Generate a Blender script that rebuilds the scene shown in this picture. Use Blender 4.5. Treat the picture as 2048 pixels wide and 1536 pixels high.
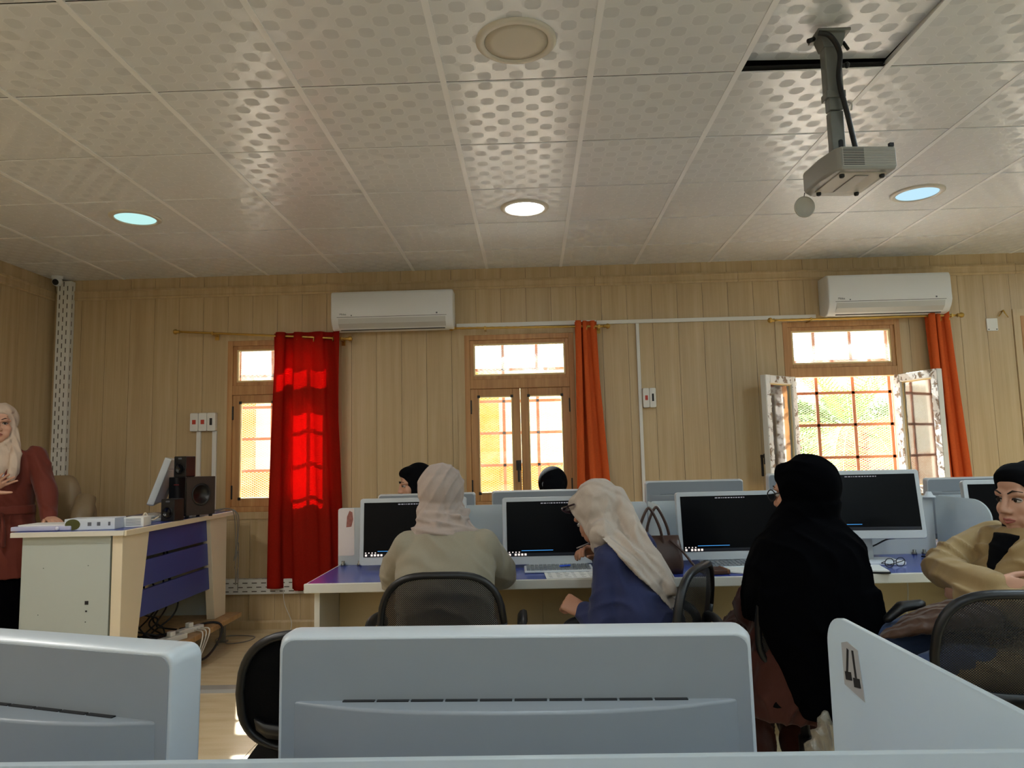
import bpy, bmesh, math, random
from mathutils import Vector, Matrix
random.seed(7)
for _o in list(bpy.data.objects): bpy.data.objects.remove(_o)
S = bpy.context.scene
COL = S.collection
PI = math.pi

# ------------------------------------------------------------------ camera
ZC = 1.286
def cam_axes(yaw, pitch, roll):
    r = Vector((math.cos(yaw), math.sin(yaw), 0)); f = Vector((-math.sin(yaw), math.cos(yaw), 0)); u = Vector((0, 0, 1))
    f2 = f*math.cos(pitch) + u*math.sin(pitch); u2 = -f*math.sin(pitch) + u*math.cos(pitch)
    return r*math.cos(roll) + u2*math.sin(roll), -r*math.sin(roll) + u2*math.cos(roll), f2
_r, _u, _f = cam_axes(.0239554, .1016873, -.0234133)
cd = bpy.data.cameras.new('camera'); cam = bpy.data.objects.new('camera', cd); COL.objects.link(cam)
cam.matrix_world = Matrix(((_r.x, _u.x, -_f.x, 0), (_r.y, _u.y, -_f.y, 0), (_r.z, _u.z, -_f.z, ZC), (0, 0, 0, 1)))
cd.sensor_width = 36; cd.lens = 36*1444.12/2048; cd.clip_start = .02; cd.clip_end = 300
S.camera = cam

# ------------------------------------------------------------------ world, sun, exposure
wd = bpy.data.worlds.new('sky'); S.world = wd; wd.use_nodes = True
nt = wd.node_tree; nt.nodes.clear()
sky = nt.nodes.new('ShaderNodeTexSky'); sky.sky_type = 'NISHITA'; sky.sun_disc = False
sky.sun_elevation = math.radians(38); sky.sun_rotation = math.radians(-29); sky.air_density = 1.2; sky.dust_density = 2.5
bg = nt.nodes.new('ShaderNodeBackground'); bg.inputs['Strength'].default_value = 0.40
ow = nt.nodes.new('ShaderNodeOutputWorld')
nt.links.new(sky.outputs[0], bg.inputs[0]); nt.links.new(bg.outputs[0], ow.inputs[0])
sl = bpy.data.lights.new('sun', 'SUN'); so = bpy.data.objects.new('sun', sl); COL.objects.link(so)
sl.energy = 29; sl.angle = math.radians(.6); sl.color = (1, .96, .88)
so.location = (0, 12, 12)
so.rotation_euler = Vector((-.40, 1, .80)).to_track_quat('Z', 'Y').to_euler()
S.view_settings.view_transform = 'Standard'; S.view_settings.look = 'None'
S.view_settings.gamma = 1; S.view_settings.use_curve_mapping = False
S.view_settings.exposure = 1.0

# ------------------------------------------------------------------ helpers
def srgb(r, g, b):
    def c(v):
        v /= 255
        return v/12.92 if v <= .04045 else ((v+.055)/1.055)**2.4
    return (c(r), c(g), c(b))

class N:
    """tiny node-tree writer"""
    def __init__(s, name):
        s.m = bpy.data.materials.new(name); s.m.use_nodes = True; s.t = s.m.node_tree; s.t.nodes.clear()
        s.o = s.t.nodes.new('ShaderNodeOutputMaterial')
    def n(s, typ, **kw):
        x = s.t.nodes.new('ShaderNode'+typ)
        for k, v in kw.items():
            if k.startswith('_'): setattr(x, k[1:], v)
            else:
                inp = x.inputs[int(k[1:])] if k[0] == 'i' and k[1:].isdigit() else x.inputs[k.replace('_', ' ')]
                if hasattr(v, 'is_linked') or isinstance(v, bpy.types.NodeSocket): s.t.links.new(v, inp)
                else:
                    if isinstance(v, tuple) and len(v) == 3 and inp.type == 'RGBA': v = v+(1,)
                    inp.default_value = v
        return x
    def out(s, sh): s.t.links.new(sh, s.o.inputs[0]); return s.m
    def coords(s, scale=(1, 1, 1), which='Object', rot=(0, 0, 0)):
        tc = s.n('TexCoord'); mp = s.n('Mapping', Vector=tc.outputs[which], Scale=scale, Rotation=rot)
        return mp.outputs[0]
    def math(s, op, a, b=0.0):
        x = s.n('Math', _operation=op); 
        for i, v in ((0, a), (1, b)):
            if isinstance(v, bpy.types.NodeSocket): s.t.links.new(v, x.inputs[i])
            else: x.inputs[i].default_value = v
        return x.outputs[0]
    def mix(s, f, a, b):
        x = s.n('Mix', _data_type='RGBA')
        for i, v in ((0, f), (6, a), (7, b)):
            if isinstance(v, bpy.types.NodeSocket): s.t.links.new(v, x.inputs[i])
            else: x.inputs[i].default_value = (v+(1,) if isinstance(v, tuple) and len(v) == 3 else v)
        return x.outputs[2]
    def ramp(s, f, stops):
        x = s.n('ValToRGB', Fac=f); e = x.color_ramp.elements
        while len(e) < len(stops): e.new(.5)
        for el, (p, c) in zip(e, stops): el.position = p; el.color = c+(1,) if len(c) == 3 else c
        return x.outputs[0]

def pmat(name, col, rough=.5, metal=0., var=.0, vscale=6., bump=0., bscale=40., spec=.5, stretch=(1, 1, 1), coat=0.):
    b = N(name); co = b.coords(stretch); c = col
    if var:
        nz = b.n('TexNoise', Vector=co, Scale=vscale, Detail=4.0).outputs[0]
        c = b.mix(nz, tuple(max(0, x*(1-var)) for x in col), tuple(min(1, x*(1+var)) for x in col))
    kw = dict(Base_Color=c, Roughness=rough, Metallic=metal)
    kw['Specular_IOR_Level'] = spec
    if coat: kw['Coat_Weight'] = coat
    if bump:
        nb = b.n('TexNoise', Vector=co, Scale=bscale, Detail=3.0).outputs[0]
        kw['Normal'] = b.n('Bump', Height=nb, Strength=bump, Distance=.004).outputs[0]
    return b.out(b.n('BsdfPrincipled', **kw).outputs[0])

def emat(name, col, strength):
    b = N(name); return b.out(b.n('Emission', Color=col, Strength=strength).outputs[0])

class MB:
    """collects shapes; build() links them as one mesh object"""
    def __init__(s): s.v = []; s.f = []
    def add(s, vs, fs, mtx=None):
        k = len(s.v)
        s.v += [tuple(mtx @ Vector(v)) if mtx else tuple(v) for v in vs]
        s.f += [tuple(i+k for i in f) for f in fs]; return s
    def box(s, x0, x1, y0, y1, z0, z1, m=None):
        vs = [(x, y, z) for z in (z0, z1) for y in (y0, y1) for x in (x0, x1)]
        return s.add(vs, [(0, 2, 3, 1), (4, 5, 7, 6), (0, 1, 5, 4), (1, 3, 7, 5), (3, 2, 6, 7), (2, 0, 4, 6)], m)
    def cbox(s, c, d, m=None):
        return s.box(c[0]-d[0]/2, c[0]+d[0]/2, c[1]-d[1]/2, c[1]+d[1]/2, c[2]-d[2]/2, c[2]+d[2]/2, m)
    def rings(s, rings, cap=True, closed=True, m=None):
        n = len(rings[0]); vs = [p for r in rings for p in r]; fs = []
        for i in range(len(rings)-1):
            for j in range(n if closed else n-1):
                a, b2 = i*n+j, i*n+(j+1) % n
                fs.append((a, b2, b2+n, a+n))
        if cap and closed:
            fs.append(tuple(range(n-1, -1, -1))); fs.append(tuple((len(rings)-1)*n+j for j in range(n)))
        return s.add(vs, fs, m)
    def lathe(s, prof, seg=24, m=None, cap=True):
        return s.rings([[(r*math.cos(2*PI*j/seg), r*math.sin(2*PI*j/seg), z) for j in range(seg)] for r, z in prof], cap, True, m)
    def cyl(s, p, q, r, seg=16, r2=None):
        return s.tube([p, q], [r, r if r2 is None else r2], seg)
    def tube(s, pts, r, seg=10, flat=1.0, up=None):
        pts = [Vector(p) for p in pts]; n = len(pts); rs = r if isinstance(r, (list, tuple)) else [r]*n
        t0 = (pts[1]-pts[0]).normalized()
        up = Vector(up) if up else (Vector((0, 0, 1)) if abs(t0.z) < .9 else Vector((1, 0, 0)))
        rings = []; 
        for i, p in enumerate(pts):
            t = (pts[min(i+1, n-1)]-pts[max(i-1, 0)]).normalized()
            a = t.cross(up)
            if a.length < 1e-4: a = t.cross(Vector((0, 1, 0)))
            a.normalize(); b2 = a.cross(t).normalized(); up = b2
            rings.append([tuple(p + a*math.cos(2*PI*j/seg)*rs[i] + b2*math.sin(2*PI*j/seg)*rs[i]*flat) for j in range(seg)])
        return s.rings(rings)
    def ell(s, c, r, seg=20, rg=12, m=None):
        vs = []; fs = []
        for i in range(1, rg):
            a = PI*i/rg
            for j in range(seg):
                b2 = 2*PI*j/seg
                vs.append((c[0]+r[0]*math.sin(a)*math.cos(b2), c[1]+r[1]*math.sin(a)*math.sin(b2), c[2]-r[2]*math.cos(a)))
        lo = len(vs); vs.append((c[0], c[1], c[2]-r[2])); hi = len(vs); vs.append((c[0], c[1], c[2]+r[2]))
        for i in range(rg-2):
            for j in range(seg):
                a, b2 = i*seg+j, i*seg+(j+1) % seg
                fs.append((a, b2, b2+seg, a+seg))
        for j in range(seg):
            fs.append((lo, (j+1) % seg, j)); k = (rg-2)*seg; fs.append((hi, k+j, k+(j+1) % seg))
        return s.add(vs, fs, m)
    def prism(s, poly, a0, a1, axis='y', m=None):
        """poly: 2D outline; extruded along axis from a0 to a1"""
        mk = {'y': lambda p, a: (p[0], a, p[1]), 'x': lambda p, a: (a, p[0], p[1]), 'z': lambda p, a: (p[0], p[1], a)}[axis]
        return s.rings([[mk(p, a0) for p in poly], [mk(p, a1) for p in poly]], True, True, m)
    def grid(s, fn, nu, nv, m=None):
        vs = [fn(i/nu, j/nv) for i in range(nu+1) for j in range(nv+1)]
        fs = [(i*(nv+1)+j, (i+1)*(nv+1)+j, (i+1)*(nv+1)+j+1, i*(nv+1)+j+1) for i in range(nu) for j in range(nv)]
        return s.add(vs, fs, m)
    def mesh(s, name, mat, smooth=False):
        me = bpy.data.meshes.new(name); me.from_pydata(s.v, [], s.f); me.materials.append(mat)
        bm = bmesh.new(); bm.from_mesh(me); bmesh.ops.recalc_face_normals(bm, faces=bm.faces); bm.to_mesh(me); bm.free()
        if smooth:
            for p in me.polygons: p.use_smooth = True
        return me
    def build(s, name, mat, parent=None, smooth=False, bevel=0., bseg=2, world=False, auto=None):
        o = bpy.data.objects.new(name, s.mesh(name, mat, smooth)); COL.objects.link(o)
        if parent is not None:
            o.parent = parent
            if world: 
                q = parent
                off = Vector((0, 0, 0))
                while q is not None: off += q.location; q = q.parent
                o.location = -off
        if bevel:
            b = o.modifiers.new('bevel', 'BEVEL'); b.width = bevel; b.segments = bseg; b.limit_method = 'ANGLE'; b.angle_limit = math.radians(40)
            if not smooth:
                for p in o.data.polygons: p.use_smooth = True
                b.harden_normals = False
                w = o.modifiers.new('normals', 'WEIGHTED_NORMAL'); w.keep_sharp = False
        return o

def rrect(x0, x1, z0, z1, r, seg=4, corners=(1, 1, 1, 1)):
    """rounded outline, counter-clockwise from lower left; corners ll, lr, ur, ul"""
    pts = []
    for (cx, cz, a0, on) in ((x0, z0, PI, corners[0]), (x1, z0, 1.5*PI, corners[1]), (x1, z1, 0, corners[2]), (x0, z1, .5*PI, corners[3])):
        rr = r*on
        if rr <= 0: pts.append((cx, cz)); continue
        ox = cx + (rr if cx == x0 else -rr); oz = cz + (rr if cz == z0 else -rr)
        for k in range(seg+1):
            a = a0 + .5*PI*k/seg
            pts.append((ox+rr*math.cos(a), oz+rr*math.sin(a)))
    return pts

def catmull(pts, n=6):
    P = [Vector(p) for p in pts]; P = [P[0]*2-P[1]] + P + [P[-1]*2-P[-2]]; out = []
    for i in range(1, len(P)-2):
        for k in range(n):
            t = k/n; a, b, c, d = P[i-1], P[i], P[i+1], P[i+2]
            out.append(.5*((2*b)+(c-a)*t+(2*a-5*b+4*c-d)*t*t+(3*b-a-3*c+d)*t*t*t))
    out.append(P[-2]); return out

def tag(o, label=None, cat=None, group=None, kind=None):
    if label: o['label'] = label
    if cat: o['category'] = cat
    if group: o['group'] = group
    if kind: o['kind'] = kind
    return o
def thing(name, label, cat, loc=(0, 0, 0), rotz=0., group=None):
    o = bpy.data.objects.new(name, None); COL.objects.link(o); o.location = loc; o.rotation_euler = (0, 0, rotz)
    o.empty_display_size = .1
    return tag(o, label, cat, group)
def setting(name, loc=(0, 0, 0)):
    o = bpy.data.objects.new(name, None); COL.objects.link(o); o.location = loc; o['kind'] = 'structure'; return o
def copy_tree(o, parent=None):
    c = o.copy(); COL.objects.link(c); c.parent = parent
    for ch in list(o.children): copy_tree(ch, c)
    return c
def inst(name, me, parent, loc=(0, 0, 0), rot=(0, 0, 0)):
    o = bpy.data.objects.new(name, me); COL.objects.link(o); o.parent = parent; o.location = loc; o.rotation_euler = rot; return o

def text_mesh(txt, size, depth=.0006):
    c = bpy.data.curves.new('lettering', 'FONT'); c.body = txt; c.size = size; c.extrude = depth; c.align_x = 'CENTER'; c.align_y = 'CENTER'
    t = bpy.data.objects.new('lettering', c); COL.objects.link(t)
    dg = bpy.context.evaluated_depsgraph_get(); me = bpy.data.meshes.new_from_object(t.evaluated_get(dg))
    bpy.data.objects.remove(t); bpy.data.curves.remove(c); return me

# ------------------------------------------------------------------ materials of the shell
def wood_panel_mat(name, c1, c2, c3, scale=1.):
    b = N(name)
    geo = b.n('NewGeometry').outputs['Position']
    info = b.n('ObjectInfo').outputs['Random']
    off = b.n('CombineXYZ', X=b.math('MULTIPLY', info, 37.), Y=b.math('MULTIPLY', info, 11.), Z=b.math('MULTIPLY', info, 23.)).outputs[0]
    v = b.n('VectorMath', _operation='ADD', i0=geo, i1=off).outputs[0]
    mp = b.n('Mapping', Vector=v, Scale=(9*scale, 9*scale, .35*scale)).outputs[0]
    n1 = b.n('TexNoise', Vector=mp, Scale=2.2, Detail=5.0, Roughness=.6).outputs[0]
    mp2 = b.n('Mapping', Vector=v, Scale=(90, 90, 1.2)).outputs[0]
    n2 = b.n('TexNoise', Vector=mp2, Scale=2.0, Detail=2.0).outputs[0]
    f = b.math('ADD', b.math('MULTIPLY', n1, .75), b.math('MULTIPLY', n2, .25))
    c = b.ramp(f, [(.32, c1), (.5, c2), (.68, c3)])
    bp = b.n('Bump', Height=n2, Strength=.12, Distance=.002).outputs[0]
    return b.out(b.n('BsdfPrincipled', Base_Color=c, Roughness=.42, Normal=bp).outputs[0])
M = {}
M['wall_wood'] = wood_panel_mat('wall laminate', srgb(182, 156, 116), srgb(194, 169, 128), srgb(204, 181, 142))
M['frame_wood'] = wood_panel_mat('window wood', srgb(168, 118, 68), srgb(188, 138, 86), srgb(204, 158, 104), 1.4)
M['groove'] = pmat('groove', srgb(70, 52, 34), .8)
M['plaster'] = pmat('white reveal', srgb(232, 226, 212), .7, var=.06)
M['white_pvc'] = pmat('white pvc', srgb(226, 224, 214), .38, var=.03, vscale=3)
M['black_metal'] = pmat('black metal', srgb(24, 22, 20), .45)
M['void_shade'] = pmat('ceiling void', (.01, .01, .01), .9)  # near-black colour stands for the shade inside the ceiling gaps

def ceil_mat():
    b = N('ceiling tile'); co = b.n('TexCoord').outputs['Object']
    sx = b.n('SeparateXYZ', Vector=co)
    P = .13
    def cellmask(ox, oy):
        # rounded octagons on half of the cells of a chequer
        ax = b.math('ABSOLUTE', b.math('SUBTRACT', b.math('FRACT', b.math('ADD', b.math('DIVIDE', sx.outputs[0], P), ox)), .5))
        ay = b.math('ABSOLUTE', b.math('SUBTRACT', b.math('FRACT', b.math('ADD', b.math('DIVIDE', sx.outputs[1], P), oy)), .5))
        d1 = b.math('MAXIMUM', b.math('SUBTRACT', ax, .228), b.math('SUBTRACT', ay, .238))
        d2 = b.math('MULTIPLY', b.math('SUBTRACT', b.math('ADD', ax, ay), .36), .72)
        return b.math('MAXIMUM', d1, d2)
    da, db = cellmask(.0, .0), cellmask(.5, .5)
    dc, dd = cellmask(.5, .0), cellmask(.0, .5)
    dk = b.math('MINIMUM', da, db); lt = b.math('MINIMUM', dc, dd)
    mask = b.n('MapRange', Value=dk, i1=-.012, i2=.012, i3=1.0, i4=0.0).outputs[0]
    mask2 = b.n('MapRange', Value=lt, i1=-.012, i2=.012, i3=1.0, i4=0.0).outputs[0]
    line = b.n('MapRange', Value=b.math('ABSOLUTE', b.math('MINIMUM', dk, lt)), i1=0.0, i2=.03, i3=1.0, i4=0.0).outputs[0]
    info = b.n('ObjectInfo').outputs['Random']
    # micro ribs run across in one set of cells and along in the other: the two sets catch the window light differently
    wx = b.n('TexWave', Vector=co, Scale=160.0, _bands_direction='X').outputs[1]
    wy = b.n('TexWave', Vector=co, Scale=160.0, _bands_direction='Y').outputs[1]
    rib = b.math('ADD', b.math('MULTIPLY', wx, mask), b.math('MULTIPLY', wy, mask2))
    h = b.math('ADD', b.math('MULTIPLY', rib, .12), b.math('MULTIPLY', line, .6))
    bp = b.n('Bump', Height=h, Strength=.12, Distance=.002).outputs[0]
    base = b.mix(mask, srgb(236, 240, 243), srgb(208, 212, 215))  # differing sheen of the two cell sets is painted into the colour too
    base = b.mix(b.math('MULTIPLY', line, .35), base, srgb(242, 244, 246))
    base = b.mix(b.math('MULTIPLY', info, .3), base, srgb(222, 225, 228))
    ro = b.math("ADD", .26, b.math("MULTIPLY", mask, .20))
    return b.out(b.n('BsdfPrincipled', Base_Color=base, Roughness=ro, Normal=bp, Specular_IOR_Level=.55).outputs[0])
M['ceil'] = ceil_mat()
M['tbar'] = pmat('ceiling grid bar', srgb(242, 244, 246), .4)

def floor_mat():
    b = N('vinyl floor'); geo = b.n('NewGeometry').outputs['Position']
    n1 = b.n('TexNoise', Vector=b.n('Mapping', Vector=geo, Scale=(1.2, 6, 1)).outputs[0], Scale=2.5, Detail=5.0).outputs[0]
    n2 = b.n('TexNoise', Vector=geo, Scale=160., Detail=2.0).outputs[0]
    c = b.ramp(b.math('ADD', b.math('MULTIPLY', n1, .8), b.math('MULTIPLY', n2, .2)), [(.3, srgb(196, 176, 140)), (.55, srgb(212, 194, 158)), (.75, srgb(220, 204, 170))])
    return b.out(b.n('BsdfPrincipled', Base_Color=c, Roughness=.22).outputs[0])
M['floor'] = floor_mat()

# ------------------------------------------------------------------ room shell
XL, XR, YB, YF, ZT = -3.89, 6.2, 5.756, -3.4, 2.825
TH = .22   # wall thickness to the outside
floor = MB().box(XL, XR, YF, YB, -.10, -.004).build('floor', pmat('screed', srgb(90, 78, 60), .9)); floor['kind'] = 'structure'
sheet = None
yy = [YF, -1.6, 0.0, 1.62, 3.22, 4.80, YB]
for i in range(len(yy)-1):
    for j, (xa, xb) in enumerate(((XL, -1.30), (-1.30, 1.30), (1.30, 3.9), (3.9, XR))):
        MB().box(xa+.0015, xb-.0015, yy[i]+.0015, yy[i+1]-.0015, -.004, 0).build('floor_sheet', M['floor'], floor)

# windows: (x0, x1, z0, z1, transom z)
WIN = {1: (-2.44, -1.565, .905, 2.282, 1.885), 2: (-.515, .365, .905, 2.276, 1.885), 3: (2.03, 2.955, .905, 2.312, 1.91), 4: (3.905, 4.80, .905, 2.312, 1.91)}
CZ0, CZ1 = 2.655, 2.735     # cornice band

back = setting('wall_back')
def wall_back():
    m = MB(); xs = XL
    holes = sorted(WIN.values())
    for (x0, x1, z0, z1, zt) in holes:
        m.box(xs, x0, YB+.012, YB+TH, 0, ZT+.1); m.box(x0, x1, YB+.012, YB+TH, 0, z0); m.box(x0, x1, YB+.012, YB+TH, z1, ZT+.1); xs = x1
    m.box(xs, XR, YB+.012, YB+TH, 0, ZT+.1)
    m.build('masonry', M['groove'], back)
    m = MB(); xs = XL-.15
    for (x0, x1, z0, z1, zt) in holes:
        m.box(xs, x0, YB+TH, YB+TH+.02, -.05, ZT+.3); m.box(x0, x1, YB+TH, YB+TH+.02, -.05, z0); m.box(x0, x1, YB+TH, YB+TH+.02, z1, ZT+.3); xs = x1
    m.box(xs, XR+.15, YB+TH, YB+TH+.02, -.05, ZT+.3); m.build('outer_render', M['plaster'], back)
    # laminate boards, each its own piece, cut round the windows
    x = -4.07
    while x < XR:
        a, b2 = max(x+.0012, XL), min(x+.2018, XR-.001)
        x += .203
        if b2-a < .01: continue
        MB().box(a, b2, YB, YB+.012, CZ1, ZT+.02).build('wall_board', M['wall_wood'], back)
        spans = [(a, b2, 0., CZ0)]
        for (x0, x1, z0, z1, zt) in holes:
            nx = []
            for (p, q, r, t) in spans:
                if q <= x0 or p >= x1 or r > 0: nx.append((p, q, r, t)); continue
                if p < x0: nx.append((p, x0, r, t))
                if q > x1: nx.append((x1, q, r, t))
                lo, hi = max(p, x0), min(q, x1)
                nx.append((lo, hi, 0., z0)) if True else None
                nx.append((lo, hi, z1, t))
            spans = nx
        for (p, q, r, t) in spans:
            if q-p > .004: MB().box(p, q, YB, YB+.012, r, t).build('wall_board', M['wall_wood'], back)
wall_back()
left = setting('wall_left')
MB().box(XL-.15, XL-.012, YF, YB+TH, 0, ZT+.1).build('masonry', M['groove'], left)
y = YB
while y > YF:
    a = max(y-.2018, YF); MB().box(XL-.012, XL, a, y-.0012, CZ1, ZT+.02).build('wall_board', M['wall_wood'], left)
    MB().box(XL-.012, XL, a, y-.0012, 0, CZ0).build('wall_board', M['wall_wood'], left); y -= .203
wr = MB().box(XR, XR+.15, YF, YB+TH, 0, ZT+.1).build('wall_right', M['plaster']); wr['kind'] = 'structure'
wf = MB().box(XL-.15, XR+.15, YF-.15, YF, 0, ZT+.1).build('wall_front', M['plaster']); wf['kind'] = 'structure'
prof = [(0, CZ0), (-.008, CZ0), (-.016, CZ0+.014), (-.012, CZ0+.022), (-.012, CZ1-.024), (-.018, CZ1-.014), (-.014, CZ1), (0, CZ1)]
t1 = setting('trim_1', (0, YB, 0))
for xa, xb in ((XL, .55), (.553, 1.7), (1.703, 3.9), (3.903, XR)):
    MB().prism([(p[0], p[1]) for p in prof], xa, xb, 'x').build('moulding', M['wall_wood'], t1)
t2 = setting('trim_2', (XL, 0, 0))
for ya, yb in ((YF, 2.4), (2.403, YB)):
    MB().prism([(-p[0], p[1]) for p in prof], ya, yb, 'y').build('moulding', M['wall_wood'], t2)
bb = MB().prism([(0, 0), (-.014, 0), (-.014, .05), (-.006, .065), (0, .065)], XL, XR, 'x').build('baseboard_back', M['wall_wood']); bb.location = (0, YB, 0); bb['kind'] = 'structure'
bb = MB().prism([(0, 0), (.014, 0), (.014, .05), (.006, .065), (0, .065)], YF, YB-.014, 'y').build('baseboard_left', M['wall_wood']); bb.location = (XL, 0, 0); bb['kind'] = 'structure'

# ceiling: slab, panels one by one, grid bars along the room
ce = MB().box(XL-.15, XR+.15, YF-.15, YB+TH, ZT+.10, ZT+.2).build('ceiling', M['void_shade']); ce['kind'] = 'structure'
PX0, PY0 = -.3197, 2.818
pm = MB(); e = .2965
pm.rings([[(-e, -e, .004), (e, -e, .004), (e, e, .004), (-e, e, .004)], [(-e+.004, -e+.004, 0), (e-.004, -e+.004, 0), (e-.004, e-.004, 0), (-e+.004, e-.004, 0)]], True)
pm.box(-e, e, -e, e, .004, .014)
pm = pm.mesh('ceiling_panel', M['ceil']); pm.materials.append(M['void_shade'])
for _p in pm.polygons:
    if abs(_p.normal.z) < .5 or _p.center.z > .005: _p.material_index = 1  # panel edges blackened, so the gap shade is in their colour
for i in range(-6, 11):
    for j in range(-7, 5):
        cx, cy = PX0+.6*i+.3, PY0+.6*j+.3
        wx0, wx1 = max(cx-.3, XL), min(cx+.3, XR)
        if wx1-wx0 < .05: continue
        z, rot = ZT, (0, 0, 0)
        if (i, j) == (2, -1): z, rot = ZT+.026, (.042, .02, 0)
        o = inst('ceiling_panel', pm, ce, ((wx0+wx1)/2, cy, z), rot)
        if wx1-wx0 < .59: o.scale = ((wx1-wx0)/.6, 1, 1)
for i in range(-5, 11):
    x = PX0+.6*i
    MB().box(x-.012, x+.012, YF, YB, ZT-.003, ZT+.003).box(x-.0015, x+.0015, YF, YB, ZT+.003, ZT+.03).build('grid_bar', M['tbar'], ce)
for j in range(-10, 6):
    y = min(PY0+.6*j, YB-.003)
    for i in range(-6, 11):
        xa, xb = max(PX0+.6*i+.013, XL), min(PX0+.6*i+.587, XR)
        if xb-xa > .03: MB().box(xa, xb, y-.011, y+.011, ZT+.0145, ZT+.018).build('gap_shade', M['void_shade'], ce)  # dark strip standing for shade in the gap between panel rows
# panels that reach behind the camera
for i in range(-6, 11):
    for j in range(-10, -7):
        cx, cy = PX0+.6*i+.3, PY0+.6*j+.3
        wx0, wx1 = max(cx-.3, XL), min(cx+.3, XR)
        if wx1-wx0 < .05: continue
        o = inst('ceiling_panel', pm, ce, ((wx0+wx1)/2, cy, ZT)); o.scale = (min(1, (wx1-wx0)/.6), 1, 1)

# ------------------------------------------------------------------ windows
def glass_mat(name, tint, gl=.08, dirt=.12, milk=srgb(235, 236, 230), mirror=0.):
    b = N(name); co = b.coords((1, 1, 1))
    n1 = b.n('TexNoise', Vector=co, Scale=7.0, Detail=6.0, Roughness=.7).outputs[0]
    d = b.ramp(n1, [(.35, (0, 0, 0)), (.8, (1, 1, 1))])
    tr = b.n('BsdfTransparent', Color=tint).outputs[0]
    gs = b.n('BsdfGlossy', Roughness=.05).outputs[0]
    df = b.n('MixShader', i0=.5, i1=b.n('BsdfDiffuse', Color=milk).outputs[0], i2=b.n('BsdfTranslucent', Color=milk).outputs[0]).outputs[0]
    s1 = b.n('MixShader', i0=b.math('MULTIPLY', d, dirt), i1=tr, i2=df).outputs[0]
    fr = b.n('Fresnel', IOR=1.45).outputs[0]
    s2 = b.n('MixShader', i0=b.math('ADD', b.math('MULTIPLY', fr, gl*10), mirror), i1=s1, i2=gs).outputs[0]
    return b.out(s2)
M['glass'] = glass_mat('dusty glass', (.97, .97, .95), .09, .05)
M['glass_film'] = glass_mat('filmed glass', (.9, .95, .97), .09, .30)
M['glass_blue'] = glass_mat('open sash glass', (.86, .93, .97), .1, .35, srgb(200, 220, 235), .3)
M['seal'] = pmat('glazing bead', srgb(226, 200, 146), .5)
M['mesh_wire'] = pmat('expanded mesh', srgb(222, 216, 198), .5)
M['grille'] = pmat('rusty grille', srgb(168, 112, 84), .6, var=.15, vscale=14)
def film_mat():
    b = N('peeling film'); co = b.coords((1, 1, 1))
    n1 = b.n('TexNoise', Vector=co, Scale=16.0, Detail=5.0, Roughness=.65, Distortion=.6).outputs[0]
    c = b.ramp(n1, [(.40, srgb(120, 96, 70)), (.445, srgb(150, 150, 150)), (.47, srgb(222, 224, 224)), (.75, srgb(240, 240, 238))])
    bp = b.n('Bump', Height=n1, Strength=.4, Distance=.01).outputs[0]
    return b.out(b.n('BsdfPrincipled', Base_Color=c, Roughness=.4, Normal=bp).outputs[0])
M['film'] = film_mat()

def frame_rect(m, x0, x1, z0, z1, w, y0, y1):
    m.box(x0, x0+w, y0, y1, z0, z1); m.box(x1-w, x1, y0, y1, z0, z1); m.box(x0+w, x1-w, y0, y1, z0, z0+w); m.box(x0+w, x1-w, y0, y1, z1-w, z1)

def sash(parent, w, h, mat, glass, handed, film=False, latch=False):
    """closed leaf in local coords: hinge edge at x=0, towards +x (handed=1) or -x; y=0 inner face; z=0 bottom"""
    s = handed
    def bx(m, a, b2, *r):
        a, b2 = (a, b2) if s > 0 else (-b2, -a); m.box(a, b2, *r)
    fr = MB(); g = .062
    bx(fr, 0, g, 0, .045, 0, h); bx(fr, w-g, w, 0, .045, 0, h); bx(fr, g, w-g, 0, .045, 0, g); bx(fr, g, w-g, 0, .045, h-g, h)
    f = fr.build('sash_frame', mat, parent, bevel=.004)
    if film:
        fm = MB(); 
        for k in range(26):
            t = k/26; zz = t*h
            bx(fm, .004+.008*math.sin(k*2.3), g-.006+.006*math.sin(k*1.7), .045, .0475, zz, zz+h/26); bx(fm, w-g+.006+.006*math.sin(k*2.9), w-.004, .045, .0475, zz, zz+h/26)
        bx(fm, g, w-g, .045, .0472, .006, g-.01); bx(fm, g, w-g, .045, .0472, h-g+.008, h-.004)
        fm.build('protective_film', M['film'], f)
    bd = MB(); i = g
    bx(bd, i, i+.008, -.004, .03, i, h-i); bx(bd, w-i-.008, w-i, -.004, .03, i, h-i); bx(bd, i+.008, w-i-.008, -.004, .03, i, i+.008); bx(bd, i+.008, w-i-.008, -.004, .03, h-i-.008, h-i)
    bd.build('glazing_bead', M['seal'], f)
    pn = MB(); bx(pn, g+.004, w-g-.004, .018, .022, g+.004, h-g-.004); pn.build('pane', glass, f)
    for cx in (g-.008, w-g-.014):
        for cz in (g-.010, h-g-.012):
            c = MB(); bx(c, cx, cx+.022, -.005, 0, cz, cz+.022); c.build('corner_bracket', M['black_metal'], f)
    for zz in (.06, h-.20):
        hg = MB(); bx(hg, -.012, .010, -.010, .002, zz, zz+.11); hg.build('hinge', M['black_metal'], parent, bevel=.003)
    if latch:
        x = w-.022
        hb = MB(); bx(hb, x-.02, x+.02, -.012, 0, h*.30-.03, h*.30+.05)
        hd = hb.build('handle_plate', M['black_metal'], parent, bevel=.004)
        hl = MB(); bx(hl, x-.012, x+.012, -.045, -.012, h*.30+.018, h*.30+.042); bx(hl, x-.009, x+.009, -.045, -.030, h*.30-.12, h*.30+.03)
        hl.build('lever', M['black_metal'], hd, bevel=.004)
    return f

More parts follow.
